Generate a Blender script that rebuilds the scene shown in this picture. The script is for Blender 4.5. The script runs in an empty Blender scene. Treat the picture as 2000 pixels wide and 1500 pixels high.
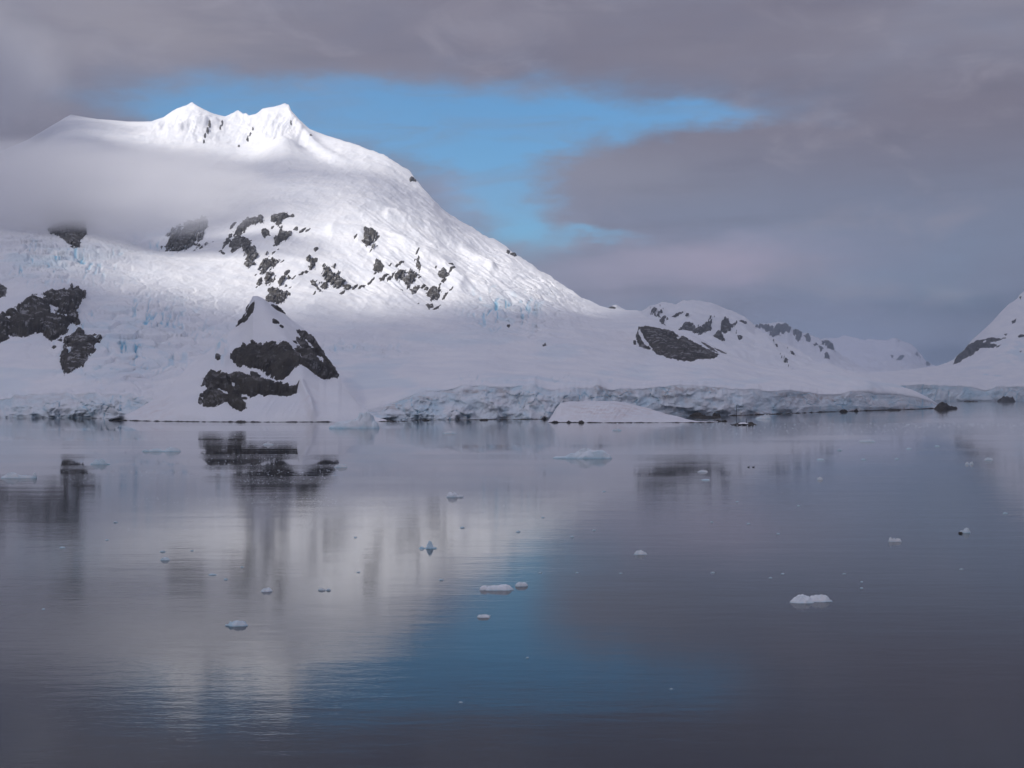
import bpy, math, random
import numpy as np
from mathutils import Vector

# ------------------------------------------------------------------ camera
SC = bpy.context.scene
COL = SC.collection
F, CX, HOR, H = 2500.0, 1000.0, 776.0, 16.0      # focal length (px of a 2000 px wide frame), horizon row, eye height (m)
cam_d = bpy.data.cameras.new("camera")
cam_d.sensor_width = 36.0
cam_d.lens = F / 2000.0 * 36.0
cam_d.shift_y = (HOR - 750.0) / 2000.0
cam_d.clip_start = 0.5
cam_d.clip_end = 80000.0
cam = bpy.data.objects.new("camera", cam_d)
COL.objects.link(cam)
cam.location = (0, 0, H)
cam.rotation_euler = (math.radians(90), 0, 0)
SC.camera = cam

# ------------------------------------------------------------------ sun
SUN_EL, SUN_AZ = math.radians(32), math.radians(-148)   # azimuth clockwise from +Y: behind the viewer's left shoulder
TO_SUN = Vector((math.sin(SUN_AZ) * math.cos(SUN_EL), math.cos(SUN_AZ) * math.cos(SUN_EL), math.sin(SUN_EL)))
sun_d = bpy.data.lights.new("sun", 'SUN')
sun_d.energy = 3.9
sun_d.angle = math.radians(0.53)
sun_d.color = (1.0, 0.955, 0.89)
sun = bpy.data.objects.new("sun", sun_d)
COL.objects.link(sun)
sun.rotation_euler = (-TO_SUN).to_track_quat('-Z', 'Y').to_euler()

# ------------------------------------------------------------------ render settings
SC.view_settings.view_transform = 'Standard'
SC.view_settings.look = 'None'
SC.view_settings.exposure = 0.0
SC.view_settings.gamma = 1.0
SC.view_settings.use_curve_mapping = False
SC.cycles.use_denoising = True
SC.cycles.max_bounces = 14
SC.cycles.diffuse_bounces = 3
SC.cycles.glossy_bounces = 3
SC.cycles.volume_bounces = 10
SC.cycles.adaptive_threshold = 0.02
SC.cycles.transparent_max_bounces = 16
SC.cycles.sample_clamp_indirect = 6.0


# ------------------------------------------------------------------ node helper
def lin(r, g, b):
    def c(v):
        v /= 255.0
        return v / 12.92 if v <= 0.04045 else ((v + 0.055) / 1.055) ** 2.4
    return (c(r), c(g), c(b), 1.0)


class G:
    """Small helper that writes node graphs as expressions."""
    def __init__(self, tree):
        self.t = tree
        self.n = tree.nodes
        self.l = tree.links

    def new(self, typ, **kw):
        n = self.n.new(typ)
        for k, v in kw.items():
            setattr(n, k, v)
        return n

    def put(self, sock, v):
        if isinstance(v, bpy.types.NodeSocket):
            self.l.new(v, sock)
        elif isinstance(v, (int, float)):
            try:
                sock.default_value = v
            except TypeError:
                sock.default_value = (v,) * len(sock.default_value)
        elif v is not None:
            if len(sock.default_value) == 3:
                v = v[:3]
            sock.default_value = v

    def m(self, op, a, b=None, c=None, clamp=False):
        n = self.new('ShaderNodeMath', operation=op, use_clamp=clamp)
        self.put(n.inputs[0], a)
        if b is not None:
            self.put(n.inputs[1], b)
        if c is not None:
            self.put(n.inputs[2], c)
        return n.outputs[0]

    def add(self, a, b): return self.m('ADD', a, b)
    def sub(self, a, b): return self.m('SUBTRACT', a, b)
    def mul(self, a, b): return self.m('MULTIPLY', a, b)

    def step(self, x, lo, hi, a=0.0, b=1.0):
        n = self.new('ShaderNodeMapRange', interpolation_type='SMOOTHSTEP')
        for i, v in enumerate((x, lo, hi, a, b)):
            self.put(n.inputs[i], v)
        return n.outputs[0]

    def mix(self, f, a, b, blend='MIX'):
        n = self.new('ShaderNodeMix', data_type='RGBA', blend_type=blend)
        self.put(n.inputs[0], f)
        self.put(n.inputs[6], a)
        self.put(n.inputs[7], b)
        return n.outputs[2]

    def noise(self, vec, scale, detail=4.0, rough=0.5, dist=0.0, out=0, ridged=False):
        n = self.new('ShaderNodeTexNoise')
        if ridged:
            n.noise_type = 'RIDGED_MULTIFRACTAL'
        self.put(n.inputs['Vector'], vec)
        n.inputs['Scale'].default_value = scale
        n.inputs['Detail'].default_value = detail
        n.inputs['Roughness'].default_value = rough
        n.inputs['Distortion'].default_value = dist
        return n.outputs[out]

    def vec(self, x, y, z):
        n = self.new('ShaderNodeCombineXYZ')
        for i, v in enumerate((x, y, z)):
            self.put(n.inputs[i], v)
        return n.outputs[0]

    def sep(self, v):
        n = self.new('ShaderNodeSeparateXYZ')
        self.put(n.inputs[0], v)
        return n.outputs

    def scale(self, v, s):
        n = self.new('ShaderNodeVectorMath', operation='MULTIPLY')
        self.put(n.inputs[0], v)
        n.inputs[1].default_value = s
        return n.outputs[0]


def az_el(px, py):
    a = math.atan((px - CX) / F)
    return a, math.atan((HOR - py) / F * math.cos(a))


# ------------------------------------------------------------------ world: blue sky behind a broken overcast
world = bpy.data.worlds.new("World")
SC.world = world
world.use_nodes = True
world.node_tree.nodes.clear()
world.cycles.sampling_method = 'MANUAL'
world.cycles.sample_map_resolution = 512
g = G(world.node_tree)
SKY = 0.1
tc = g.new('ShaderNodeTexCoord')
d = tc.outputs['Generated']
dx, dy, dz = g.sep(d)[0:3]
az0 = g.m('ARCTAN2', dx, dy)
el0 = g.m('ARCSINE', dz)
# wind-drawn cloud coordinates: stretched along the horizon
cv = g.vec(az0, g.mul(el0, 2.6), 0.0)
w1 = g.noise(cv, 7.0, 5.0, 0.55)
w2 = g.noise(g.scale(cv, (1, 1, 1)), 16.0, 5.0, 0.6, out=1)
w2s = g.sep(w2)
az = g.add(az0, g.mul(g.sub(w2s[0], 0.5), 0.10))
el = g.add(el0, g.mul(g.sub(w2s[1], 0.5), 0.035))


def blob(px, py, rx, ry, w=1.0, tilt=0.0):
    a, e = az_el(px, py)
    u = g.mul(g.sub(az, a), F / rx)
    v = g.mul(g.sub(el, e), F / ry)
    if tilt:
        v = g.add(v, g.mul(u, tilt))
    r2 = g.add(g.mul(u, u), g.mul(v, v))
    return g.mul(g.m('EXPONENT', g.mul(r2, -1.0)), w)


def total(bl):
    s = bl[0]
    for b in bl[1:]:
        s = g.add(s, b)
    return s


gap = total([
    blob(770, 250, 300, 52), blob(1090, 235, 300, 52), blob(960, 310, 170, 70, 0.9), blob(1360, 224, 150, 24, 0.75),
    blob(500, 215, 190, 46, 0.8), blob(300, 200, 140, 34, 0.55), blob(1000, 410, 110, 80, 0.85),
    blob(1165, 463, 75, 12, 0.75), blob(620, 172, 230, 30, 0.42), blob(900, 180, 220, 30, 0.5), blob(480, 150, 170, 26, 0.12), blob(1010, 455, 80, 30, 0.4), blob(860, 330, 90, 50, 0.35)])
fill = total([blob(1250, 360, 190, 62, 0.8), blob(885, 352, 62, 30, 0.42), blob(1430, 310, 200, 60, 0.65), blob(820, 315, 40, 14, 0.35)])
gap = g.sub(gap, fill)
gap = g.add(gap, g.mul(g.sub(w1, 0.5), 0.75))
# elsewhere in the dome the overcast has a few more breaks of the same kind
far_gap = g.noise(g.vec(g.mul(az0, 1.0), g.mul(el0, 1.6), 3.7), 1.7, 4.0, 0.5)
off = g.m('MAXIMUM', g.step(el0, 0.36, 0.75), g.step(g.m('ABSOLUTE', az0), 0.55, 0.95))
gap = g.add(gap, g.mul(off, g.step(far_gap, 0.60, 0.78, 0.0, 0.7)))
veil = g.noise(g.vec(az0, g.mul(el0, 5.0), 4.1), 11.0, 5.0, 0.6, 0.8)
clear = g.mul(g.step(gap, -0.08, 1.22), g.step(veil, 0.40, 0.80, 1.0, 0.6))

sky = g.new('ShaderNodeTexSky', sky_type='NISHITA', sun_disc=False)
sky.sun_elevation = SUN_EL
sky.sun_rotation = SUN_AZ % (2 * math.pi)
sky.altitude = 20.0
blue = g.mix(1.0, sky.outputs[0], (0.50, 0.89, 1.15, 1), 'MULTIPLY')

def c10(r, g_, b):
    c = lin(r, g_, b)
    return (c[0] / SKY, c[1] / SKY, c[2] / SKY, 1)

cl_a = c10(124, 120, 135)     # mauve grey deck
cl_b = c10(140, 138, 153)
cl_c = c10(126, 137, 161)     # bluer, lower cloud to the right
n_big = g.noise(cv, 3.2, 4.0, 0.5)
n_str = g.noise(g.vec(az0, g.mul(el0, 7.0), 1.3), 9.0, 4.0, 0.55)
cloud = g.mix(g.step(n_big, 0.38, 0.66), cl_a, cl_b)
low = g.step(el0, 0.215, 0.11)
east = g.step(az0, -0.16, 0.16)
cloud = g.mix(g.mul(g.mul(low, east), 0.9), cloud, cl_c)
cloud = g.mix(blob(1400, 508, 210, 42, 1.0), cloud, c10(170, 162, 182))
cloud = g.mix(blob(1180, 535, 200, 60, 0.75), cloud, c10(166, 162, 182))
cloud = g.mix(blob(1250, 345, 150, 50, 0.45), cloud, c10(146, 146, 160))
cloud = g.mix(blob(930, 390, 120, 60, 0.8), cloud, c10(156, 158, 184))
cloud = g.mix(blob(1060, 470, 110, 50, 0.6), cloud, c10(150, 158, 182))
cloud = g.mix(blob(300, 60, 260, 60, 0.55), cloud, c10(156, 150, 158))
cloud = g.mix(blob(-60, 200, 150, 120, 0.6), cloud, c10(128, 126, 140))
cloud = g.mix(g.m('MINIMUM', g.add(blob(2030, 600, 300, 24, 0.7), blob(1800, 695, 220, 26, 0.9)), 1.0), cloud, c10(84, 100, 124))
cloud = g.mix(g.mul(g.step(n_str, 0.45, 0.75), 0.30), cloud, c10(108, 109, 126))
billow = g.noise(g.vec(az0, g.mul(el0, 2.2), 8.8), 13.0, 6.0, 0.6, 0.5)
cloud = g.mix(g.mul(g.step(billow, 0.50, 0.78), 0.45), cloud, c10(160, 155, 168))
# the overcast glows where the sun stands behind it and is lighter overhead than low down
dn = g.new('ShaderNodeVectorMath', operation='DOT_PRODUCT')
g.put(dn.inputs[0], d)
dn.inputs[1].default_value = TO_SUN
glow = g.m('POWER', g.m('MAXIMUM', dn.outputs['Value'], 0.0), 3.0)
lum = g.add(1.0, g.add(g.mul(glow, 1.3), g.step(el0, 0.32, 1.3, 0.0, 0.9)))
cloud = g.mix(1.0, cloud, g.vec(lum, lum, lum), 'MULTIPLY')
col = g.mix(clear, cloud, blue)
bg = g.new('ShaderNodeBackground')
g.put(bg.inputs[0], col)
bg.inputs[1].default_value = SKY
out = g.new('ShaderNodeOutputWorld')
g.l.new(bg.outputs[0], out.inputs[0])

# ------------------------------------------------------------------ numpy noise
_rs = np.random.RandomState(11)
PERM = _rs.permutation(512).astype(np.int64)
VAL = _rs.rand(512)


def _h(ix, iy, iz, seed):
    return PERM[(PERM[(PERM[(ix + seed * 37) & 511] + iy) & 511] + iz) & 511]


def vn(x, y, z=0.0, seed=0):
    x = np.asarray(x, float); y = np.asarray(y, float); z = np.zeros_like(x) + z
    ix, iy, iz = np.floor(x).astype(np.int64), np.floor(y).astype(np.int64), np.floor(z).astype(np.int64)
    fx, fy, fz = x - ix, y - iy, z - iz
    q = lambda t: t * t * t * (t * (t * 6 - 15) + 10)
    u, v, w = q(fx), q(fy), q(fz)
    r = 0.0
    for a in (0, 1):
        for b in (0, 1):
            for c in (0, 1):
                wgt = (u if a else 1 - u) * (v if b else 1 - v) * (w if c else 1 - w)
                r = r + wgt * VAL[_h(ix + a, iy + b, iz + c, seed)]
    return r * 2 - 1


def fbm(x, y, z=0.0, octv=4, seed=0, gain=0.5, ridged=False):
    s, a, f, tot = 0.0, 1.0, 1.0, 0.0
    for o in range(octv):
        n = vn(x * f + 13.7 * o, y * f + 5.3 * o, z * f + 3.1 * o, seed + o)
        if ridged:
            n = 1 - 2 * np.abs(n)
        s = s + a * n; tot += a; a *= gain; f *= 2.03
    return s / tot


def worley(x, y, seed=0):
    x = np.asarray(x, float); y = np.asarray(y, float)
    ix, iy = np.floor(x).astype(np.int64), np.floor(y).astype(np.int64)
    f1 = np.full(x.shape, 9.0); f2 = np.full(x.shape, 9.0); idv = np.zeros(x.shape)
    for a in (-1, 0, 1):
        for b in (-1, 0, 1):
            h = _h(ix + a, iy + b, np.int64(0), seed)
            cx = ix + a + VAL[h]; cy = iy + b + VAL[(h * 7 + 31) & 511]
            dd = np.hypot(cx - x, cy - y)
            near = dd < f1
            f2 = np.where(near, f1, np.minimum(f2, dd))
            idv = np.where(near, VAL[(h * 3 + 77) & 511], idv)
            f1 = np.where(near, dd, f1)
    return f1, f2, idv


def sstep(x, lo, hi):
    t = np.clip((x - lo) / (hi - lo), 0, 1)
    return t * t * (3 - 2 * t)


def poly_sd(px, py, poly):
    """signed distance (positive inside) to a closed outline"""
    p = np.array(poly, float); q = np.roll(p, -1, 0)
    best = np.full(px.shape, 1e18); inside = np.zeros(px.shape, bool)
    for (x0, y0), (x1, y1) in zip(p, q):
        ex, ey = x1 - x0, y1 - y0
        t = np.clip(((px - x0) * ex + (py - y0) * ey) / max(ex * ex + ey * ey, 1e-9), 0, 1)
        best = np.minimum(best, (px - x0 - t * ex) ** 2 + (py - y0 - t * ey) ** 2)
        c = ((y0 > py) != (y1 > py)) & (px < (x1 - x0) * (py - y0) / (y1 - y0 + 1e-12) + x0)
        inside ^= c
    return np.where(inside, 1, -1) * np.sqrt(best)


def line_d(px, py, pts):
    best = np.full(np.shape(px), 1e18)
    for (x0, y0), (x1, y1) in zip(pts[:-1], pts[1:]):
        ex, ey = x1 - x0, y1 - y0
        t = np.clip(((px - x0) * ex + (py - y0) * ey) / (ex * ex + ey * ey), 0, 1)
        best = np.minimum(best, np.hypot(px - x0 - t * ex, py - y0 - t * ey))
    return best


def ell(px, py, cx, cy, rx, ry):
    return np.exp(-(((px - cx) / rx) ** 2 + ((py - cy) / ry) ** 2))


# ------------------------------------------------------------------ object helpers
def tag(o, label=None, cat=None, group=None, kind=None):
    for k, v in (("label", label), ("category", cat), ("group", group), ("kind", kind)):
        if v:
            o[k] = v
    return o


def link(name, mesh, mat=None, parent=None, loc=(0, 0, 0)):
    o = bpy.data.objects.new(name, mesh)
    COL.objects.link(o)
    o.location = loc
    if mat is not None and not mesh.materials:
        mesh.materials.append(mat)
    if parent is not None:
        o.parent = parent
    return o


def mesh_np(name, co, quads, smooth=True, attrs=None):
    """co (n,3), quads (m,4) or (m,3)"""
    me = bpy.data.meshes.new(name)
    quads = np.asarray(quads)
    used = np.unique(quads)
    remap = np.full(len(co), -1, np.int64); remap[used] = np.arange(len(used))
    co = np.asarray(co)[used]; quads = remap[quads]
    k = quads.shape[1]
    me.vertices.add(len(co)); me.vertices.foreach_set("co", co.astype(np.float32).ravel())
    me.loops.add(quads.size); me.loops.foreach_set("vertex_index", quads.astype(np.int32).ravel())
    me.polygons.add(len(quads))
    me.polygons.foreach_set("loop_start", np.arange(0, quads.size, k, dtype=np.int32))
    me.polygons.foreach_set("use_smooth", np.full(len(quads), smooth))
    me.update(calc_edges=True)
    for an, av in (attrs or {}).items():
        a = me.attributes.new(an, 'FLOAT', 'POINT')
        a.data.foreach_set("value", np.asarray(av, np.float32)[used])
    return me


def grid_quads(nr, nc):
    i = np.arange(nr * nc).reshape(nr, nc)
    return np.stack([i[:-1, :-1], i[:-1, 1:], i[1:, 1:], i[1:, :-1]], -1).reshape(-1, 4)


def back(px, py, D):
    return np.stack([(px - CX) / F * D, D + 0 * px, H + (HOR - py) / F * D], -1)


def curve(pts):
    p = np.array(pts, float)
    return lambda x: np.interp(x, p[:, 0], p[:, 1])


# ------------------------------------------------------------------ materials
def new_mat(name):
    m = bpy.data.materials.new(name)
    m.use_nodes = True
    m.node_tree.nodes.clear()
    g = G(m.node_tree)
    o = g.new('ShaderNodeOutputMaterial')
    return m, g, o


def attr(g, name):
    n = g.new('ShaderNodeAttribute', attribute_type='GEOMETRY', attribute_name=name)
    return n.outputs['Fac']


def snow_material():
    m, g, o = new_mat("snow")
    pos = g.new('ShaderNodeNewGeometry').outputs['Position']
    ice, dirt = attr(g, "ice"), attr(g, "dirt")
    n1 = g.noise(pos, 0.02, 4, 0.55)
    c = g.mix(g.step(n1, 0.3, 0.7), (0.80, 0.82, 0.86, 1), (0.88, 0.885, 0.90, 1))
    n2 = g.noise(pos, 0.16, 4, 0.6)
    c = g.mix(g.mul(dirt, g.step(n2, 0.35, 0.75)), c, (0.66, 0.58, 0.57, 1))
    c = g.mix(g.m('MINIMUM', ice, 1.0), c, (0.28, 0.60, 0.78, 1))
    b = g.new('ShaderNodeBump')
    b.inputs['Strength'].default_value = 0.5
    b.inputs['Distance'].default_value = 1.0
    hgt = g.add(g.mul(g.noise(g.scale(pos, (1, 1, 1.6)), 0.05, 6, 0.6), 4.2), g.mul(g.noise(pos, 0.35, 4, 0.6), 0.3))
    g.put(b.inputs['Height'], hgt)
    p = g.new('ShaderNodeBsdfPrincipled')
    g.put(p.inputs['Base Color'], c)
    p.inputs['Roughness'].default_value = 0.75
    p.inputs['Specular IOR Level'].default_value = 0.25
    g.l.new(b.outputs[0], p.inputs['Normal'])
    g.l.new(p.outputs[0], o.inputs[0])
    return m


def ice_cliff_material():
    m, g, o = new_mat("glacier_ice")
    pos = g.new('ShaderNodeNewGeometry').outputs['Position']
    ice, dirt = attr(g, "ice"), attr(g, "dirt")
    n1 = g.noise(pos, 0.05, 5, 0.6)
    c = g.mix(g.step(n1, 0.36, 0.64), (0.82, 0.84, 0.87, 1), (0.74, 0.81, 0.86, 1))
    n2 = g.noise(g.scale(pos, (1, 1, 2.2)), 0.11, 5, 0.65)
    c = g.mix(g.mul(dirt, g.step(n2, 0.38, 0.66)), c, (0.46, 0.40, 0.38, 1))
    c = g.mix(g.m('MINIMUM', ice, 1.0), c, (0.36, 0.62, 0.76, 1))
    b = g.new('ShaderNodeBump')
    b.inputs['Strength'].default_value = 0.8
    b.inputs['Distance'].default_value = 1.0
    g.put(b.inputs['Height'], g.add(g.mul(g.noise(pos, 0.25, 6, 0.65), 1.1), g.mul(g.noise(g.scale(pos, (1, 1, 0.35)), 0.5, 4, 0.6), 0.4)))
    p = g.new('ShaderNodeBsdfPrincipled')
    g.put(p.inputs['Base Color'], c)
    p.inputs['Roughness'].default_value = 0.5
    g.l.new(b.outputs[0], p.inputs['Normal'])
    g.l.new(p.outputs[0], o.inputs[0])
    return m


def rock_material():
    m, g, o = new_mat("dark_rock")
    geo = g.new('ShaderNodeNewGeometry')
    pos = geo.outputs['Position']
    n1 = g.noise(g.scale(pos, (1, 1, 0.4)), 0.06, 6, 0.62)
    n2 = g.noise(pos, 0.35, 5, 0.65)
    c = g.mix(g.step(n1, 0.3, 0.72), (0.044, 0.041, 0.040, 1), (0.096, 0.088, 0.076, 1))
    c = g.mix(g.mul(g.step(n2, 0.5, 0.8), 0.35), c, (0.13, 0.12, 0.10, 1))
    nz = g.sep(geo.outputs['Normal'])[2]
    dust = g.mul(g.step(nz, 0.66, 0.84), g.step(g.noise(pos, 0.10, 5, 0.6), 0.52, 0.60))
    c = g.mix(g.mul(dust, attr(g, "dust")), c, (0.80, 0.81, 0.84, 1))
    b = g.new('ShaderNodeBump')
    b.inputs['Strength'].default_value = 0.55
    b.inputs['Distance'].default_value = 1.0
    g.put(b.inputs['Height'], g.add(g.mul(g.noise(g.scale(pos, (1, 1, 0.5)), 0.12, 6, 0.6), 4.5), g.mul(n2, 0.5)))
    p = g.new('ShaderNodeBsdfPrincipled')
    g.put(p.inputs['Base Color'], c)
    p.inputs['Roughness'].default_value = 0.85
    p.inputs['Specular IOR Level'].default_value = 0.2
    g.l.new(b.outputs[0], p.inputs['Normal'])
    g.l.new(p.outputs[0], o.inputs[0])
    return m


def floe_material():
    m, g, o = new_mat("floating_ice")
    geo = g.new('ShaderNodeNewGeometry')
    pos = geo.outputs['Position']
    oc = g.new('ShaderNodeTexCoord').outputs['Object']
    ice = attr(g, "ice")
    n1 = g.noise(oc, 2.0, 4, 0.6)
    c = g.mix(g.step(n1, 0.3, 0.7), (0.82, 0.88, 0.92, 1), (0.90, 0.91, 0.93, 1))
    c = g.mix(g.m('MINIMUM', ice, 1.0), c, (0.42, 0.68, 0.80, 1))
    b = g.new('ShaderNodeBump')
    b.inputs['Strength'].default_value = 0.5
    b.inputs['Distance'].default_value = 0.2
    g.put(b.inputs['Height'], g.noise(oc, 4.0, 5, 0.6))
    p = g.new('ShaderNodeBsdfPrincipled')
    g.put(p.inputs['Base Color'], c)
    p.inputs['Roughness'].default_value = 0.5
    g.l.new(b.outputs[0], p.inputs['Normal'])
    g.l.new(p.outputs[0], o.inputs[0])
    return m


def water_material():
    m, g, o = new_mat("sea_water")
    pos = g.new('ShaderNodeNewGeometry').outputs['Position']
    px_, py_, pz_ = g.sep(pos)[0:3]
    # wind lanes: long streaks of ruffled and glassy water
    lane = g.noise(g.vec(g.mul(px_, 0.0022), g.mul(py_, 0.011), 2.0), 1.0, 4, 0.55, 0.6)
    lane2 = g.noise(g.vec(g.mul(px_, 0.006), g.mul(py_, 0.045), 7.0), 1.0, 3, 0.5, 0.8)
    far = g.step(py_, 174.0, 280.0)
    calm = g.mul(g.step(g.add(lane, g.mul(g.sub(lane2, 0.5), 0.35)), 0.46, 0.58), g.mul(far, g.step(px_, -25.0, 60.0, 1.0, 0.55)))
    ruff = g.sub(1.0, calm)
    rough = g.add(0.02, g.mul(ruff, 0.035))
    wav = g.add(
        g.mul(g.noise(g.scale(pos, (0.35, 1.0, 1.0)), 0.9, 4, 0.55, 0.4), 0.0085),
        g.mul(g.noise(g.scale(pos, (0.6, 1.2, 1.0)), 3.2, 3, 0.6, 0.3), 0.0030))
    wav = g.add(wav, g.mul(g.noise(g.scale(pos, (0.3, 1.0, 1.0)), 0.12, 3, 0.5), 0.03))
    b = g.new('ShaderNodeBump')
    b.inputs['Distance'].default_value = 1.0
    g.put(b.inputs['Strength'], g.add(0.06, g.mul(ruff, 0.94)))
    g.put(b.inputs['Height'], wav)
    p = g.new('ShaderNodeBsdfPrincipled')
    p.inputs['Base Color'].default_value = (0.004, 0.013, 0.026, 1)
    g.put(p.inputs['Roughness'], rough)
    p.inputs['IOR'].default_value = 1.333
    g.l.new(b.outputs[0], p.inputs['Normal'])
    g.l.new(p.outputs[0], o.inputs[0])
    return m


SNOW, CLIFF, ROCK, FLOE, WATER = snow_material(), ice_cliff_material(), rock_material(), floe_material(), water_material()

# ------------------------------------------------------------------ water
def build_water():
    xs = np.array([-14000, -6000, -2000, 0, 2000, 6000, 14000.0])
    ys = np.array([-6000, -400, 60, 400, 1000, 3000, 9000, 18000.0])
    X, Y = np.meshgrid(xs, ys)
    me = mesh_np("water", np.stack([X, Y, 0 * X], -1).reshape(-1, 3), grid_quads(len(ys), len(xs)))
    tag(link("water", me, WATER), "calm grey-blue bay water with ruffled and glassy lanes", "water", kind="structure")


build_water()


# ------------------------------------------------------------------ hills
class Hill:
    """A snow-covered hill: a real surface with its own distances, built as a grid and continued behind its ridge line."""

    def __init__(self, sil, ctrl=None, shore=None, top=None, base=None, relief=None, cliff_relief=None, rag=0.0):
        s = np.array(sil, float)
        self.x0, self.x1 = s[0, 0], s[-1, 0]
        sil0 = curve(s[:, [0, 1]])
        self.sil = (lambda x: sil0(x) + rag * sstep(np.asarray(x, float), 620, 760) * sstep(np.asarray(x, float), 1190, 1120) * fbm(np.asarray(x, float) / 17.0, 0 * np.asarray(x, float), 2.2, 4, 150, 0.6)) if rag else sil0
        self.sD = curve(s[:, [0, 2]])
        self.shore = curve(shore) if shore else None
        if top:
            t0, s0 = curve(top), self.shore
            self.top = lambda x: t0(x) + 10.0 * np.clip((s0(x) - t0(x) - 8) / 28, 0, 1) * fbm(np.asarray(x, float) / 26.0, 0 * np.asarray(x, float), 4.2, 4, 140, 0.6)
        else:
            self.top = None
        self.base = np.array(base, float) if base else None
        if self.base is not None:
            self.bpy_, self.bD = curve(self.base[:, [0, 1]]), curve(self.base[:, [0, 2]])
        self.relief = relief
        self.cliff_relief = cliff_relief
        if ctrl is not None:
            pts = [list(c) for c in ctrl]
            for x in np.linspace(self.x0, self.x1, 34):
                pts.append([x, float(self.sil(x)), float(self.sD(x))])
                pts.append([x, float(self.top(x)), float(self.shoreD(x)) + 28.0])
            P = np.array(pts)
            A = P[:, :2] / 400.0
            n = len(A)
            K = self._k(np.linalg.norm(A[:, None] - A[None], axis=2)) + np.eye(n) * 0.004
            M = np.zeros((n + 3, n + 3))
            M[:n, :n] = K; M[:n, n] = 1; M[:n, n + 1:] = A; M[n, :n] = 1; M[n + 1:, :n] = A.T
            self.w = np.linalg.solve(M, np.concatenate([np.log(P[:, 2]), [0, 0, 0]]))
            self.A = A
        else:
            self.A = None

    @staticmethod
    def _k(r):
        return np.where(r > 0, r * r * np.log(np.maximum(r, 1e-9)), 0.0)

    def shoreD(self, px):
        return F * H / (self.shore(px) - HOR)

    def D(self, px, py):
        if self.A is None:
            t = np.clip((self.bpy_(px) - py) / np.maximum(self.bpy_(px) - self.sil(px), 1.0), -0.2, 1.0)
            tt = np.sign(t) * np.abs(t) ** 1.25
            return self.bD(px) + (self.sD(px) - self.bD(px)) * tt
        q = np.stack([px, py], -1).reshape(-1, 2) / 400.0
        n = len(self.A)
        r = np.zeros(len(q))
        for i in range(n):
            r += self.w[i] * self._k(np.hypot(q[:, 0] - self.A[i, 0], q[:, 1] - self.A[i, 1]))
        r += self.w[n] + q @ self.w[n + 1:]
        Dv = np.exp(r).reshape(np.shape(px))
        sd, tp, sh = self.shoreD(px), self.top(px), self.shore(px)
        Dv = np.maximum(Dv, sd + 26.0)
        k = np.clip((sh - py) / np.maximum(sh - tp, 0.5), 0, 1)
        near = sstep(tp - py, 0.0, 14.0)
        return np.where(py >= tp, sd + 26.0 * k ** 1.6, (sd + 26.0) * (1 - near) + Dv * near)

    def S(self, px, py):
        """surface point, with relief"""
        Dv = self.D(px, py)
        P = back(px, py, Dv)
        if self.relief is not None:
            r, ice, dirt = self.relief(px, py, P)
            if self.shore is not None and self.top is not None:
                k = sstep(self.top(px) - py, -1.0, 14.0)
                r = r * k
            P[..., 2] += r
        else:
            ice = dirt = np.zeros(np.shape(px))
        if self.cliff_relief is not None and self.top is not None:
            off, ice2, dirt2, w = self.cliff_relief(px, py, P, self)
            P[..., 1] += off
            P[..., 0] += off * (px - CX) / F
            ice = ice * (1 - w) + ice2 * w
            dirt = dirt * (1 - w) + dirt2 * w
        return P, ice, dirt

    @staticmethod
    def normals(P):
        """normals of a surface grid, smoothed over a few cells, facing the open side"""
        a, b = np.gradient(P, axis=1), np.gradient(P, axis=0)
        n = np.cross(a, b)
        for _ in range(3):
            q = np.pad(n, ((1, 1), (1, 1), (0, 0)), mode='edge')
            n = (q[:-2, 1:-1] + q[2:, 1:-1] + q[1:-1, :-2] + q[1:-1, 2:] + q[1:-1, 1:-1]) / 5
        n /= np.maximum(np.linalg.norm(n, axis=-1, keepdims=True), 1e-9)
        n[n[..., 1] > 0] *= -1
        return n

    def build(self, name, dpx, dpy, label, cat="mountain", cliff_rows=44, back_len=700.0, cliff_label=None):
        nc = int((self.x1 - self.x0) / dpx) + 1
        xs = np.linspace(self.x0, self.x1, nc)
        if self.shore is not None:
            lo = self.top(xs)
        else:
            lo = self.bpy_(xs)
        span = np.max(lo - self.sil(xs))
        nr = int(span / dpy) + 2
        t = np.linspace(0, 1, nr)[:, None]
        PY = lo[None] + (self.sil(xs) - lo)[None] * t
        PX = np.broadcast_to(xs, PY.shape).copy()
        P, ice, dirt = self.S(PX, PY)
        # the far side of the ridge
        last = P[-1]
        bk, bi = [], []
        for j, s in enumerate((0.02, 0.06, 0.14, 0.3, 0.55, 1.0)):
            q = last.copy()
            dd = back_len * s
            q[:, 1] += dd
            q[:, 0] += dd * (xs - CX) / F
            q[:, 2] = last[:, 2] - (last[:, 2] + 5) * (s ** 1.3) - 1.0
            bk.append(q)
        Pm = np.concatenate([P, np.array(bk)], 0)
        z6 = np.zeros((6, nc))
        full = {"ice": np.concatenate([ice, z6]).ravel(), "dirt": np.concatenate([dirt, z6]).ravel()}
        me = mesh_np(name, Pm.reshape(-1, 3), grid_quads(nr + 6, nc), attrs=full)
        o = tag(link(name, me, SNOW), label, cat, kind="structure")
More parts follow.
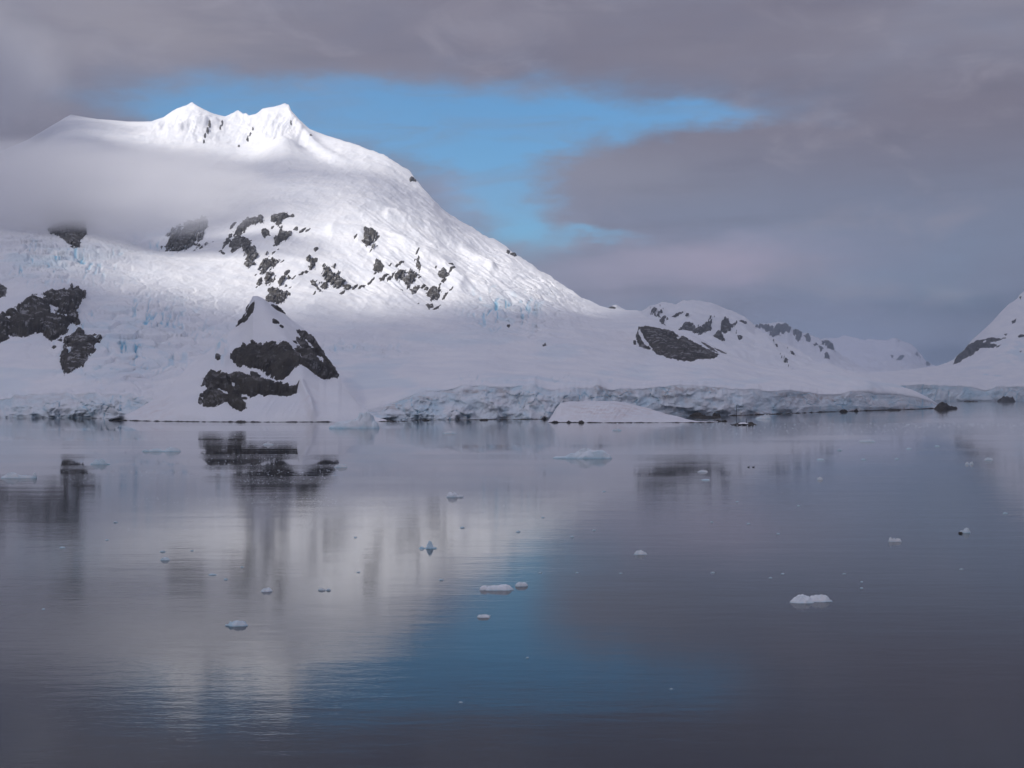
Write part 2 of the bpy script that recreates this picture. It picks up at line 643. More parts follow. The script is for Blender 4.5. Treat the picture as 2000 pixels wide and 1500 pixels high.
        if self.shore is not None and cliff_rows:
            sh, tp = self.shore(xs) + 1.2, self.top(xs)
            t = np.linspace(0, 1, cliff_rows)[:, None]
            PY = sh[None] + (tp - sh)[None] * t
            PX = np.broadcast_to(xs, PY.shape).copy()
            P, ice, dirt = self.S(PX, PY)
            foot = P[:1].copy(); foot[..., 2] = -4.0
            P = np.concatenate([foot, P], 0)
            z1 = np.zeros((1, nc))
            me = mesh_np("ice_cliff", P.reshape(-1, 3), grid_quads(cliff_rows + 1, nc),
                         attrs={"ice": np.concatenate([z1, ice]).ravel(), "dirt": np.concatenate([z1, dirt]).ravel()})
            c = link("ice_cliff", me, CLIFF, o)
            if cliff_label:
                c["label"] = cliff_label
        self.obj = o
        return o

    def rock(self, poly, patches=(), grow=0.5, rough=3.0, speck=0.0, lift=6.0, step=1.0, seed=0, label=None, flute=0.6, dust=0.3):
        """a rock outcrop breaking through the snow: its own faceted surface, proud of the snow inside the outline"""
        p = np.array(poly, float)
        m = 9
        x0, y0 = p.min(0) - m
        x1, y1 = p.max(0) + m
        nc, nr = int((x1 - x0) / step) + 1, int((y1 - y0) / step) + 1
        PX, PY = np.meshgrid(np.linspace(x0, x1, nc), np.linspace(y1, y0, nr))
        wx = PX + 1.6 * fbm(PX * 0.22, PY * 0.22, seed + 0.5, 3, 3)
        wy = PY + 1.6 * fbm(PX * 0.22, PY * 0.22, seed + 9.5, 3, 5)
        sd = poly_sd(wx, wy, poly) + grow
        for q in patches:
            if len(q[0]) == 2:                       # an outline of a snow pocket
                sd = np.minimum(sd, -poly_sd(wx, wy, q) * 1.2)
        sd = sd + rough * (0.8 * fbm(PX * 0.15, PY * 0.2, seed, 3, 7) + 1.3 * fbm((PX + 0.6 * PY) * 0.30, (PY - 0.5 * PX) * 0.17, seed + 4.4, 3, 9, 0.6))
        if speck:
            sp = fbm((PX + 0.7 * PY) * 0.19, (PY - 0.7 * PX) * 0.11, seed + 3.3, 4, 21, 0.6)
            sd = sd - speck * np.maximum(sp - 0.05, 0) * 12 * (0.4 + sstep(sd, 9, 0))
        if speck:
            ac, al = (PX + PY) * 0.7071, (PX - PY) * 0.7071
            ac = ac + 3.0 * fbm(PX / 14, PY / 14, seed + 6.1, 3, 23)
            gl = fbm(ac / 6.5, al / 24, seed + 7.7, 3, 25, 0.55, ridged=True)
            sd = sd - min(speck, 1.2) * 11.0 * sstep(gl, 0.30, 0.72) * sstep(fbm(PX / 26, PY / 26, seed + 8.8, 2, 27), -0.45, 0.15)
        sil = self.sil(PX)
        over = PY < sil + 0.6
        P, _, _ = self.S(PX, np.maximum(PY, sil + 0.6))
        n = self.normals(P)
        mpp = (np.hypot(P[..., 0], P[..., 1]) / F)
        h = np.clip(sd, -3, 2.2) * 0.7 + np.clip(sd - 2.2, 0, 14) * (0.7 * lift / 14.0)
        crag = fbm(PX * 0.11, PY * 0.09, seed + 1.1, 4, 31, 0.55, ridged=True)
        col_ = fbm(PX * 0.24, PY * 0.045, seed + 2.1, 3, 41, 0.5, ridged=True)
        led = fbm(PX * 0.03, PY * 0.22, seed + 5.1, 2, 51, 0.5)
        inside = sstep(sd, 0.0, 5.0)
        h = h + inside * (crag * 2.2 + col_ * 1.9 * flute + led * 1.7)
        P = P + n * (h * mpp)[..., None]
        keep = ((h > -1.5) & ~over).ravel()
        q = grid_quads(nr, nc)
        q = q[keep[q].all(1)]
        if len(q) < 3:
            return None
        me = mesh_np("rock_outcrop", P.reshape(-1, 3), q, attrs={"dust": np.full(P.shape[0] * P.shape[1], dust)})
        o = link("rock_outcrop", me, ROCK, self.obj)
        if label:
            o["label"] = label
        return o


# ---- main massif
SIL_A = [(-260, 330, 3700), (-120, 320, 3800), (0, 296, 3860), (60, 270, 3880), (100, 246, 3900), (126, 230, 3900), (138, 224, 3900), (152, 226, 3900), (190, 232, 3900), (250, 237, 3900),
         (295, 237, 3920), (320, 228, 3950), (345, 212, 3980), (362, 206, 4000), (375, 199, 4000), (388, 208, 4000), (415, 221, 4000), (440, 227, 4000), (455, 221, 4000),
         (465, 215, 4000), (475, 222, 4000), (480, 220, 4000), (486, 226, 4000), (500, 222, 4000), (513, 211, 4000), (535, 208, 4000), (556, 202, 4000), (564, 205, 4000),
         (569, 218, 3980), (585, 235, 3950), (605, 252, 3900), (640, 265, 3820), (680, 277, 3720), (720, 292, 3620), (750, 303, 3540),
         (780, 322, 3460), (800, 336, 3400), (812, 348, 3360), (818, 354, 3340), (825, 365, 3320), (845, 387, 3260), (860, 403, 3210), (880, 420, 3150), (900, 432, 3100),
         (930, 448, 3020), (960, 465, 2940), (985, 480, 2870), (1000, 490, 2820), (1020, 505, 2770), (1045, 522, 2700), (1075, 540, 2640),
         (1100, 556, 2580), (1130, 577, 2510), (1150, 588, 2450), (1170, 598, 2400), (1190, 603, 2350), (1215, 606, 2310), (1245, 606, 2250),
         (1262, 616, 2200), (1280, 627, 2150), (1300, 635, 2100), (1320, 642, 2060), (1350, 652, 2010), (1375, 664, 1960), (1400, 677, 1910),
         (1425, 688, 1880), (1450, 700, 1860), (1480, 714, 1840), (1500, 718, 1830), (1550, 723, 1820), (1600, 727, 1820), (1650, 733, 1810),
         (1700, 741, 1810), (1750, 752, 1840), (1790, 766, 1870), (1815, 778, 1890), (1832, 789, 1905), (1840, 795, 1915)]
SHORE_A = [(-260, 814), (0, 816), (120, 816), (300, 819), (520, 821), (800, 820), (950, 819), (1070, 818), (1150, 816), (1300, 813), (1400, 811.5), (1450, 810.5),
           (1520, 808), (1600, 804.5), (1700, 801.5), (1780, 799), (1840, 797)]
TOP_A = [(-260, 784), (-60, 782), (0, 781), (24, 779), (36, 771), (70, 768), (105, 766), (120, 769), (150, 773), (185, 768), (210, 776), (250, 773), (300, 778), (420, 790),
         (600, 800), (690, 806), (742, 803), (752, 792), (790, 780), (810, 770), (860, 763), (900, 757), (950, 755), (985, 758), (1040, 755), (1075, 762), (1110, 757), (1160, 756), (1230, 764),
         (1290, 757), (1350, 756), (1400, 759), (1470, 762), (1490, 767), (1550, 765), (1600, 771), (1650, 768), (1700, 766), (1750, 772), (1790, 778), (1815, 784), (1832, 792), (1840, 796)]
CTRL_A = [(-100, 700, 1200), (-100, 560, 1500), (-100, 440, 2150), (-100, 330, 3000),
          (100, 735, 1110), (100, 665, 1260), (100, 572, 1400), (100, 520, 1650), (100, 450, 2150), (100, 300, 3050),
          (300, 750, 1090), (300, 680, 1250), (300, 600, 1500), (300, 530, 1850), (300, 480, 2250), (300, 400, 2600), (300, 300, 3300), (400, 270, 3600),
          (500, 700, 1200), (500, 620, 1600), (500, 560, 1850), (500, 480, 2180), (500, 420, 2450), (500, 300, 3450), (555, 280, 3420), (560, 250, 3780),
          (700, 740, 1120), (700, 660, 1480), (700, 600, 1850), (700, 540, 2080), (700, 460, 2350), (700, 380, 2750), (650, 310, 3300),
          (850, 720, 1220), (850, 640, 1680), (850, 580, 2050), (850, 500, 2350), (850, 440, 2720),
          (1000, 720, 1230), (1000, 650, 1700), (1000, 590, 2120), (1000, 530, 2420),
          (1150, 715, 1350), (1150, 660, 1750), (1150, 620, 2120),
          (1270, 715, 1500), (1270, 690, 1700), (1270, 645, 1790), (1350, 710, 1610), (1350, 670, 1740), (1400, 720, 1500),
          (1550, 750, 1480), (1700, 757, 1630)]


def relief_A(px, py, P):
    x, y = P[..., 0], P[..., 1]
    k = np.clip((y - 1000) / 900, 0.12, 1.0)
    r = 14 * k * fbm(x / 330, y / 330, 0.3, 3, 60) + 5.0 * k * fbm(x / 90, y / 110, 1.7, 4, 63) + 1.0 * fbm(x / 22, y / 26, 2.2, 3, 66) + 3.2 * k * fbm(x / 60, y / 130, 5.7, 4, 68, 0.55, ridged=True)
    # broken ice falls
    fall = np.clip(ell(px, py, 300, 670, 150, 85) + 0.9 * ell(px, py, 90, 500, 150, 45) + 1.0 * ell(px, py, 1015, 605, 75, 40)
                   + 0.45 * ell(px, py, 1090, 570, 80, 30) + 0.2 * ell(px, py, 950, 500, 110, 60) + 0.35 * ell(px, py, 690, 680, 110, 18)
                   + 0.12 * ell(px, py, 620, 380, 110, 60) + 0.18 * ell(px, py, 800, 400, 130, 50), 0, 1)
    wx = x + 18 * fbm(x / 60, y / 60, 5.0, 2, 70)
    wy = y + 18 * fbm(x / 60, y / 60, 8.0, 2, 72)
    f1, f2, cid = worley(wx / 26, wy / 44, 5)
    edge = f2 - f1
    r = r + fall * (5.5 * (cid - 0.5) - 5.0 * sstep(edge, 0.16, 0.0))
    g1, g2, cid2 = worley(wx / 9.5, wy / 17, 9)
    r = r + fall * (1.8 * (cid2 - 0.5))
    # wind ridges and gullies below the crest
    crest = sstep(py, 300, 250) * sstep(px, 260, 330) * sstep(px, 640, 560)
    flutes = fbm((px + 0.45 * py + 9 * fbm(px / 30, py / 22, 1.0, 3, 78)) * 0.10, py * 0.03, 3.0, 4, 80, 0.6, ridged=True)
    r = r + crest * (4.5 * flutes * (0.4 + sstep(fbm(px / 40, py / 40, 2.0, 2, 79), -0.3, 0.4)) + 5.0 * fbm(px / 16, py / 12, 4.0, 4, 81, 0.6))
    # the rounded knob and the sharp edge that runs from the summit down to the right
    r = r + 20 * ell(px, py, 548, 290, 36, 15)
    r = r + 9 * sstep(px, 720, 600) * np.exp(-(line_d(px, py, [(565, 212), (590, 250), (620, 285), (650, 305), (720, 335)]) / 8.0) ** 2)
    r = r - 8 * sstep(px, 690, 600) * np.exp(-(line_d(px, py, [(585, 275), (625, 305), (690, 338)]) / 11.0) ** 2)
    r = r + 10 * np.exp(-(line_d(px, py, [(330, 262), (380, 238), (420, 238)]) / 7.0) ** 2)
    r = r + 12 * np.exp(-(line_d(px, py, [(760, 428), (830, 446), (900, 480), (960, 530)]) / 9.0) ** 2)
    r = r + 10 * np.exp(-(line_d(px, py, [(650, 455), (760, 470), (860, 520), (900, 560)]) / 12.0) ** 2)
    # wind-carved ramps that run down to the right, parallel to the ridge
    ramp = sstep(px, 620, 760) * sstep(px, 1180, 1080) * sstep(py, 620, 560) * sstep(py, 330, 380)
    al, ac = px * 0.82 + py * 0.57, py * 0.82 - px * 0.57
    st = fbm(al / 95, ac / 13, 2.5, 4, 84, 0.55, ridged=True)
    r = r + ramp * (5.0 * st + 4.0 * np.maximum(fbm(al / 60, ac / 22, 6.5, 3, 87), 0))
    # keep the crest outline where it stands
    r = r * (0.25 + 0.75 * sstep(py - np.interp(px, [s[0] for s in SIL_A], [s[1] for s in SIL_A]), 0, 14))
    blue = fbm(wx / 30, wy / 55, 4.0, 4, 90, 0.6)
    zone = np.clip(1.15 * ell(px, py, 255, 655, 110, 60) + 1.0 * ell(px, py, 90, 515, 130, 28) + 1.2 * ell(px, py, 985, 605, 55, 30) + 0.9 * ell(px, py, 1062, 670, 14, 10)
                   + 0.5 * ell(px, py, 690, 675, 90, 10) + 0.6 * ell(px, py, 320, 470, 40, 25) + 0.7 * ell(px, py, 1040, 745, 120, 12), 0, 1.3)
    tear = fbm((px + 0.25 * py + 5 * fbm(px / 14, py / 14, 1.0, 2, 95)) / 8.5, py / 26.0, 7.7, 3, 97, 0.5, ridged=True)
    spot = fbm(px / 30, py / 24, 3.9, 3, 98)
    crack = sstep(tear, 0.45, 0.75) * sstep(spot, 0.02, 0.28)
    ice = zone * (1.0 * crack + 0.22 * sstep(blue, 0.02, 0.35)) + 0.06 * zone
    r = r - 3.0 * np.clip(zone, 0, 1) * crack
    drift = fbm(px / 120, py / 22, 2.9, 4, 92, 0.55)
    ice = ice + 0.16 * sstep(drift, 0.0, 0.45) * sstep(py, 600, 690)
    dirt = 0.35 * ell(px, py, 1215, 665, 40, 18) + 0.22 * sstep(blue, 0.1, 0.4) * ell(px, py, 1600, 762, 260, 12)
    return r, np.clip(ice, 0, 1), dirt


def cliff_relief_A(px, py, P, hill):
    sh, tp = hill.shore(px), hill.top(px)
    hgt = np.maximum(sh - tp, 1.0)
    k = np.clip((sh - py) / hgt, 0, 1)
    w = sstep(tp - py, 3.0, -2.0)
    big = np.clip(hgt / 40.0, 0, 1)
    u, v = px, py
    wu = u + 9 * fbm(u / 26, v / 18, 2.0, 3, 3)
    wv = v + 6 * fbm(u / 22, v / 16, 6.0, 3, 4)
    b1 = fbm(u / 95, v / 70, 0.7, 3, 110)
    cav = fbm(wu / 44, wv / 22, 1.9, 4, 114, 0.55)
    scal = fbm(wu / 34, wv / 26, 4.9, 3, 116, 0.5, ridged=True)            # scalloped hollows with sharp rims
    f1, f2, cid = worley(wu / 30, wv / 24, 15)
    fine = fbm((u + 0.4 * v) / 7.0, v / 9.0, 1.2, 4, 119, 0.6)
    frac = fbm((wu + 0.3 * v) / 6.5, v / 34.0, 3.2, 3, 125, 0.6, ridged=True)      # upright fractures
    bay = fbm(u / 55, 0 * v, 6.1, 3, 127)
    crack = sstep(f2 - f1, 0.07, 0.0) * sstep(cid, 0.55, 0.75)
    off = 10 * b1 + 8 * bay + 6 * cav - 4.6 * scal + 2.6 * crack + 1.8 * fine - 4.2 * frac * sstep(cid, 0.25, 0.6)
    notch = sstep(fbm(u / 30, 0 * v, 3.0, 2, 118), 0.0, 0.35) * (0.15 + 0.85 * sstep(px, 330, 700))
    off = off + 5.0 * sstep(k, 0.2, 0.0) * notch                            # wave-cut notches
    off = off * big * (1 - 0.7 * sstep(k, 0.7, 1.0)) * w
    ice = 0.02 + 0.20 * sstep(cav, 0.0, 0.4) + 0.9 * crack + 0.25 * sstep(fbm(wu / 18, wv / 14, 7.0, 3, 121), 0.15, 0.45)
    ice = ice + 0.04 * sstep(px, 330, 200)
    dirt = 1.0 * sstep(fbm(u / 70, v / 16, 5.5, 4, 130), -0.15, 0.25) * (0.35 + 0.65 * sstep(k, 0.3, 0.95)) * (0.35 + 0.65 * sstep(px, 650, 800))
    dirt = dirt + 0.8 * (0.15 + 0.85 * sstep(px, 330, 700)) * sstep(k, 0.22, 0.03) * sstep(fbm(u / 26, 0 * v, 9.0, 3, 133), 0.05, 0.35)
    return off, np.clip(ice, 0, 1), np.clip(dirt, 0, 1), w


A = Hill(SIL_A, CTRL_A, SHORE_A, TOP_A, relief=relief_A, cliff_relief=cliff_relief_A, rag=5.0)
A.build("mountain", 2.0, 1.6, "huge snow-covered mountain with twin peaks, glacier and ice cliffs along the shore",
        cliff_label="fractured pale blue glacier front with pinkish brown stains", back_len=900)

L1 = [(-70, 690), (0, 670), (16, 662), (18, 656), (37, 656), (43, 659), (64, 654), (67, 650), (83, 653), (96, 665), (102, 666), (118, 658), (128, 652), (132, 642), (142, 628), (150, 640), (158, 632), (155, 616), (152, 603), (154, 595), (160, 590), (162, 582), (169, 576), (168, 568), (160, 566), (150, 560), (144, 563), (139, 553), (137, 561), (118, 562), (110, 566), (104, 562), (80, 570), (64, 570), (48, 584), (29, 597), (10, 610), (-70, 630)]
L2 = [(126, 661), (128, 655), (140, 655), (150, 642), (158, 640), (165, 648), (163, 653), (184, 651), (197, 652), (203, 660), (189, 672), (184, 685), (174, 694), (167, 710), (144, 723), (125, 733), (121, 718), (114, 701), (122, 680)]
L3 = [(-40, 556), (0, 552), (6, 558), (14, 564), (9, 574), (0, 579), (-40, 592)]
A.rock(L1, [[(66, 574), (80, 571), (94, 580), (80, 583)], [(98, 594), (112, 599), (113, 604), (99, 602)], [(100, 605), (132, 613), (133, 617), (108, 613)], [(30, 601), (37, 606), (33, 609)], [(11, 618), (18, 617), (16, 623)]],
       rough=3.0, speck=0.3, lift=14, seed=1, flute=1.6, label="broad dark cliff with vertical streaks", dust=0.3)
A.rock(L2, [[(132, 675), (137, 677), (136, 687), (132, 684)], [(181, 654), (188, 654), (186, 659)]], rough=2.2, speck=0.3, lift=10, seed=2)
A.rock(L3, rough=2.0, lift=7, seed=3)
OUT = [
    ([(447, 486), (452, 469), (462, 459), (458, 450), (465, 442), (481, 430), (500, 424), (516, 424), (516, 440), (505, 438), (490, 443), (481, 450), (471, 459), (476, 464), (490, 478), (489, 486), (497, 486), (503, 496), (506, 506), (503, 514), (489, 525), (479, 525), (471, 518), (475, 509), (474, 496), (470, 492), (452, 494)], 3.2, 0.5),
    ([(524, 432), (535, 420), (561, 420), (567, 424), (546, 448), (535, 442)], 2.0, 0.3),
    ([(511, 453), (519, 450), (526, 456), (526, 462), (519, 464), (516, 470), (512, 461)], 1.5, 0),
    ([(535, 469), (542, 462), (548, 453), (556, 454), (569, 459), (567, 467), (556, 477), (538, 487), (533, 478)], 3.0, 0.7),
    ([(510, 506), (522, 499), (532, 506), (553, 502), (546, 510), (535, 525), (526, 528), (510, 541), (502, 536), (505, 522)], 3.2, 1.0),
    ([(516, 533), (535, 530), (538, 541), (529, 554), (519, 558)], 2.6, 0.7),
    ([(540, 547), (561, 541), (570, 546), (559, 554), (561, 560), (548, 566)], 3.0, 0.7),
    ([(520, 594), (519, 574), (522, 567), (532, 562), (545, 563), (553, 570), (564, 573), (566, 579), (554, 595), (545, 600), (530, 602)], 2.6, 0.4),
    ([(502, 558), (505, 546), (512, 545), (511, 555), (505, 560)], 1.5, 0),
    ([(593, 507), (604, 501), (612, 509), (617, 525), (606, 528), (598, 518)], 2.6, 0.6),
    ([(630, 526), (636, 518), (654, 520), (658, 530), (670, 536), (671, 547), (684, 558), (692, 568), (676, 568), (655, 565), (644, 558), (639, 566), (626, 560), (622, 549), (634, 547), (618, 530)], 3.4, 0.5),
    ([(607, 547), (615, 549), (626, 570), (630, 576), (623, 576), (620, 562), (609, 555)], 1.6, 0),
    ([(707, 472), (711, 459), (722, 455), (735, 461), (741, 470), (737, 480), (727, 484), (737, 494), (728, 496), (715, 490), (708, 481)], 3.2, 1.0),
    ([(729, 533), (733, 514), (744, 519), (751, 530), (739, 538)], 1.4, 0),
    ([(769, 546), (776, 539), (791, 533), (795, 541), (809, 537), (819, 547), (808, 554), (799, 563), (787, 563), (773, 555)], 3.0, 0.6),
    ([(812, 518), (817, 514), (823, 531), (819, 537), (812, 526)], 1.6, 0),
    ([(801, 566), (821, 562), (816, 570), (806, 578)], 1.6, 0),
    ([(857, 542), (867, 537), (877, 550), (867, 553), (857, 549)], 1.6, 0),
    ([(832, 574), (836, 565), (851, 563), (865, 573), (855, 583), (844, 589), (832, 581)], 2.4, 0.3),
    ([(832, 598), (845, 595), (847, 603), (837, 606)], 1.2, 0),
    ([(92, 446), (120, 430), (168, 430), (170, 466), (154, 494), (134, 490), (116, 476), (116, 462), (100, 458)], 2.4, 0.2),
    ([(312, 486), (326, 458), (356, 436), (404, 425), (406, 456), (388, 468), (364, 490), (348, 499), (340, 490), (320, 482)], 3.2, 0.7),
    ([(447, 474), (451, 468), (444, 462), (437, 480), (434, 488), (439, 484)], 1.5, 0),
    ([(440, 465), (452, 452), (456, 454), (446, 466)], 1.4, 0),
    ([(376, 492), (384, 480), (402, 468), (418, 466), (402, 478), (384, 491)], 2.4, 1.0),
    ([(1243, 652), (1248, 641), (1272, 640), (1296, 645), (1312, 647), (1328, 655), (1352, 666), (1373, 680), (1392, 692), (1405, 700), (1392, 707), (1365, 706), (1349, 711), (1328, 708), (1304, 704), (1291, 698), (1272, 684), (1253, 680), (1243, 664)], 1.6, 0.1),
    ([(1367, 665), (1380, 671), (1392, 679), (1404, 690), (1400, 694), (1388, 684), (1372, 671)], 1.2, 0),
    ([(1396, 678), (1408, 683), (1418, 688), (1410, 687)], 0.6, 0),
]
for i, (poly, rg, sp) in enumerate(OUT):
    pat = [[(1246, 646), (1250, 646), (1266, 668), (1273, 681), (1262, 675), (1252, 660)], [(1320, 659), (1328, 656), (1330, 660), (1323, 663)]] if i == 25 else ()
    A.rock(poly, pat, rough=rg * (1.25 if i < 25 else 1.0), speck=sp * (1.7 if i < 25 else 1.0), lift=6 if i < 25 else 10, step=0.8, seed=10 + i, dust=0.25,
           label="large bare dark rock face above the shore slope" if i == 25 else None)
SMALL = [(725, 553, 8, 3), (749, 548, 10, 4), (763, 547, 8, 3), (706, 562, 8, 4), (694, 562, 5, 4), (781, 523, 8, 4), (883, 543, 6, 4), (881, 532, 5, 3), (852, 604, 7, 4), (867, 556, 4, 5), (880, 571, 4, 2),
         (827, 564, 5, 4), (869, 580, 5, 4), (617, 492, 4, 5), (590, 455, 6, 4), (578, 452, 4, 4), (601, 454, 4, 2), (668, 576, 5, 4), (560, 535, 5, 5), (573, 546, 4, 3), (588, 537, 5, 3), (598, 533, 4, 5),
         (409, 246, 2.5, 7), (405, 257, 3, 8), (400, 268, 2, 6), (398, 278, 2, 5), (434, 243, 2, 6), (431, 250, 2, 5), (489, 262, 2.5, 6), (484, 270, 2, 6), (467, 283, 2.5, 4), (494, 252, 2, 5), (568, 240, 2, 6), (607, 268, 4, 2),
         (804, 349, 5, 4), (811, 352, 4, 2), (1003, 497, 6, 4), (993, 492, 3, 4), (1240, 668, 3, 4), (118, 664, 5, 3), (105, 679, 4, 3), (16, 658, 4, 2), (1062, 674, 4, 2.5), (993, 631, 3, 2),
         (435, 500, 2, 7), (455, 441, 6, 3), (529, 548, 3, 4), (616, 511, 4, 6), (833, 567, 3, 4), (820, 550, 3, 2)]
rq = random.Random(4)
for poly, rg, sp in OUT[:25]:                  # loose flecks of rock round the outcrops
    for _ in range(4 if len(poly) > 6 else 2):
        vx, vy = rq.choice(poly)
        SMALL.append((vx + rq.gauss(0, 9), vy + rq.gauss(0, 7), rq.uniform(1.2, 3.4), rq.uniform(0.9, 2.4)))
for i, (x, y, rx, ry) in enumerate(SMALL):
    rr = random.Random(i)
    a0 = rr.uniform(0, 1)
    poly = [((rx + 0.8) * rr.uniform(0.6, 1.15) * math.cos(a0 + t * math.pi / 4), (ry + 0.6) * rr.uniform(0.6, 1.15) * math.sin(a0 + t * math.pi / 4)) for t in range(8)]
    if 440 < y < 610 and 430 < x < 890:             # on the rocky face the flecks lie along the gullies
        poly = [(0.75 * (u * 1.35 + v * 0.6), 0.75 * (v * 0.6 - u * 1.0)) for u, v in poly]
    poly = [(x + u, y + v) for u, v in poly]
    A.rock(poly, grow=0.3 if y > 300 else -0.4, rough=0.9, lift=5, step=0.9, seed=60 + i, dust=0.1)

# ---- pyramid-shaped hill by the shore
SIL_P = [(212, 818.5, 884), (235, 813, 893), (262, 803, 905), (290, 786, 921), (315, 770, 935), (340, 745, 954), (370, 712, 982), (400, 690, 1005), (420, 676, 1019), (424, 666, 1028), (434, 657, 1033), (439, 650, 1038),
         (448, 648, 1043), (457, 641, 1047), (467, 629, 1057), (478, 612, 1066), (486, 600, 1073), (494, 591, 1077), (504, 593, 1078), (517, 597, 1077), (528, 603, 1075), (542, 609, 1072), (557, 615, 1066),
         (569, 625, 1058), (587, 638, 1047), (604, 652, 1033), (614, 661, 1024), (623, 673, 1014), (632, 684, 1000), (637, 696, 991), (648, 708, 977), (655, 717, 968), (661, 729, 954), (668, 745, 940), (684, 768, 916), (706, 795, 888), (735, 815, 865), (762, 821.5, 856)]
BASE_P = [(212, 820, 909), (300, 822, 870), (400, 823.3, 846), (520, 823.8, 837), (660, 823.5, 842), (762, 822.5, 860)]


def relief_P(px, py, P):
    x, y = P[..., 0], P[..., 1]
    r = 2.2 * fbm(x / 40, y / 50, 0.1, 3, 200) + 0.5 * fbm(x / 11, y / 16, 0.9, 3, 204)
    r = r + 9 * np.exp(-(line_d(px, py, [(497, 592), (525, 640), (560, 690), (585, 740)]) / 26.0) ** 2)
    r = r + 5 * np.exp(-(line_d(px, py, [(590, 765), (605, 790), (612, 822)]) / 7.0) ** 2)
    r = r - 3 * ell(px, py, 400, 715, 60, 40)
    rill = fbm((px + 0.6 * py) * 0.09, py * 0.01, 2.0, 3, 208, ridged=True)
    r = r + 0.9 * rill * ell(px, py, 545, 795, 60, 22)
    r = r + 3.0 * fbm(px / 9, py / 9, 6.6, 3, 212) * ell(px, py, 432, 668, 16, 22)
    r = r * sstep(np.interp(px, [b[0] for b in BASE_P], [b[1] for b in BASE_P]) - py, 0, 10) * (0.3 + 0.7 * sstep(py - np.interp(px, [s[0] for s in SIL_P], [s[1] for s in SIL_P]), 0, 10))
    ice = 0.5 * ell(px, py, 428, 672, 14, 26) * sstep(fbm(px / 7, py / 9, 3.0, 3, 214), -0.1, 0.3)
    dirt = 0.4 * ell(px, py, 610, 795, 24, 30) + 0.5 * ell(px, py, 300, 800, 45, 22)
    return r, ice, dirt


Pm = Hill(SIL_P, base=BASE_P, relief=relief_P)
Pm.build("hill", 1.5, 1.2, "pyramid-shaped snow hill with dark cliffs standing at the water's edge", cat="hill", back_len=160)
P1 = [(451, 690), (462, 679), (469, 674), (477, 669), (481, 674), (493, 667), (502, 672), (514, 676), (526, 677), (536, 681), (542, 689), (552, 689), (562, 691), (571, 703), (577, 708), (590, 719), (588, 733), (578, 737), (566, 743), (554, 745), (543, 741), (536, 736), (522, 735), (514, 724), (491, 714), (476, 709), (467, 714), (458, 705)]
P2 = [(580, 648), (595, 647), (604, 654), (614, 662), (623, 674), (631, 685), (635, 696), (646, 708), (653, 717), (658, 728), (662, 733), (659, 739), (651, 736), (637, 741), (627, 740), (609, 736), (588, 734), (576, 724), (590, 717), (588, 705), (578, 702), (580, 688), (592, 683), (580, 669), (581, 662), (590, 664), (583, 655)]
P3 = [(415, 716), (422, 721), (431, 718), (427, 729), (439, 723), (446, 726), (453, 728), (462, 721), (474, 724), (490, 731), (490, 723), (502, 724), (509, 733), (519, 740), (530, 742), (547, 750), (554, 752), (566, 762), (583, 762), (580, 771), (568, 774), (550, 772), (536, 768), (517, 773), (503, 770), (490, 776), (481, 769), (471, 768), (472, 776), (480, 792), (481, 799), (469, 804), (458, 800), (446, 788), (439, 787), (422, 795), (408, 798), (396, 792), (397, 776), (399, 762), (405, 759), (403, 743), (394, 749), (399, 733), (410, 719)]
P4 = [(461, 637), (469, 625), (481, 618), (491, 611), (497, 609), (495, 622), (481, 631), (467, 634)]
Pm.rock(P1, rough=3.0, speck=0.35, lift=13, step=0.8, seed=101, grow=1.6, dust=0.12, label="upper dark rock band of the pyramid hill")
Pm.rock(P2, [[(596, 663), (600, 664), (612, 677), (608, 678)], [(617, 692), (630, 698), (633, 709), (627, 705)]], rough=2.4, speck=0.2, lift=13, step=0.8, seed=102, grow=1.6, dust=0.12, label="steep right-hand rock face with thin snow streaks")
Pm.rock(P3, [[(416, 760), (429, 756), (440, 762), (448, 768), (438, 766), (428, 760)], [(454, 742), (459, 752), (455, 750)]], rough=2.2, speck=0.15, lift=15, step=0.8, seed=103, grow=1.2, flute=1.2, dust=0.12, label="lower dark cliff with rounded foot above the snow apron")
Pm.rock(P4, [[(474, 625), (484, 618), (482, 622)]], rough=2.0, lift=6, step=0.8, seed=104, dust=0.4)
for i, (x, y, rx, ry) in enumerate([(538, 648, 6, 4), (550, 653, 4, 3), (426, 693, 4, 5), (576, 679, 3, 3), (391, 781, 3, 6), (394, 770, 4, 4), (478, 778, 4, 2), (558, 758, 5, 3), (482, 606, 3, 5)]):
    poly = [(x + (rx + 0.8) * math.cos(t * math.pi / 4 + i), y + (ry + 0.6) * math.sin(t * math.pi / 4 + i)) for t in range(8)]
    Pm.rock(poly, rough=1.3, lift=4, step=0.8, seed=120 + i, dust=0.2)

# small snow nub with a dark side, just behind the pyramid's tip
NB = Hill([(505, 604, 1155), (512, 597, 1159), (520, 591, 1164), (528, 589, 1164), (540, 594, 1164), (550, 603, 1159), (558, 614, 1155), (566, 626, 1150)],
          base=[(505, 640, 1113), (566, 640, 1113)])
NB.build("hill", 1.2, 1.2, "small snow nub with a dark rock side, behind the pyramid hill's tip", cat="hill", back_len=90)
NB.rock([(523, 602), (531, 595), (543, 598), (550, 604), (557, 614), (558, 620), (543, 612), (533, 607)], rough=1.6, lift=6, step=0.8, seed=140, dust=0.2)

# ---- low snow dome on the shore
DOME = [(1070, 823.2, 836), (1078, 812, 843), (1086, 799, 853), (1095, 788.5, 862), (1110, 784.5, 871), (1150, 783, 876), (1200, 784.5, 876), (1230, 788, 873), (1260, 796, 867), (1300, 808, 856), (1340, 819, 842), (1365, 822.8, 838), (1402, 823.3, 837)]


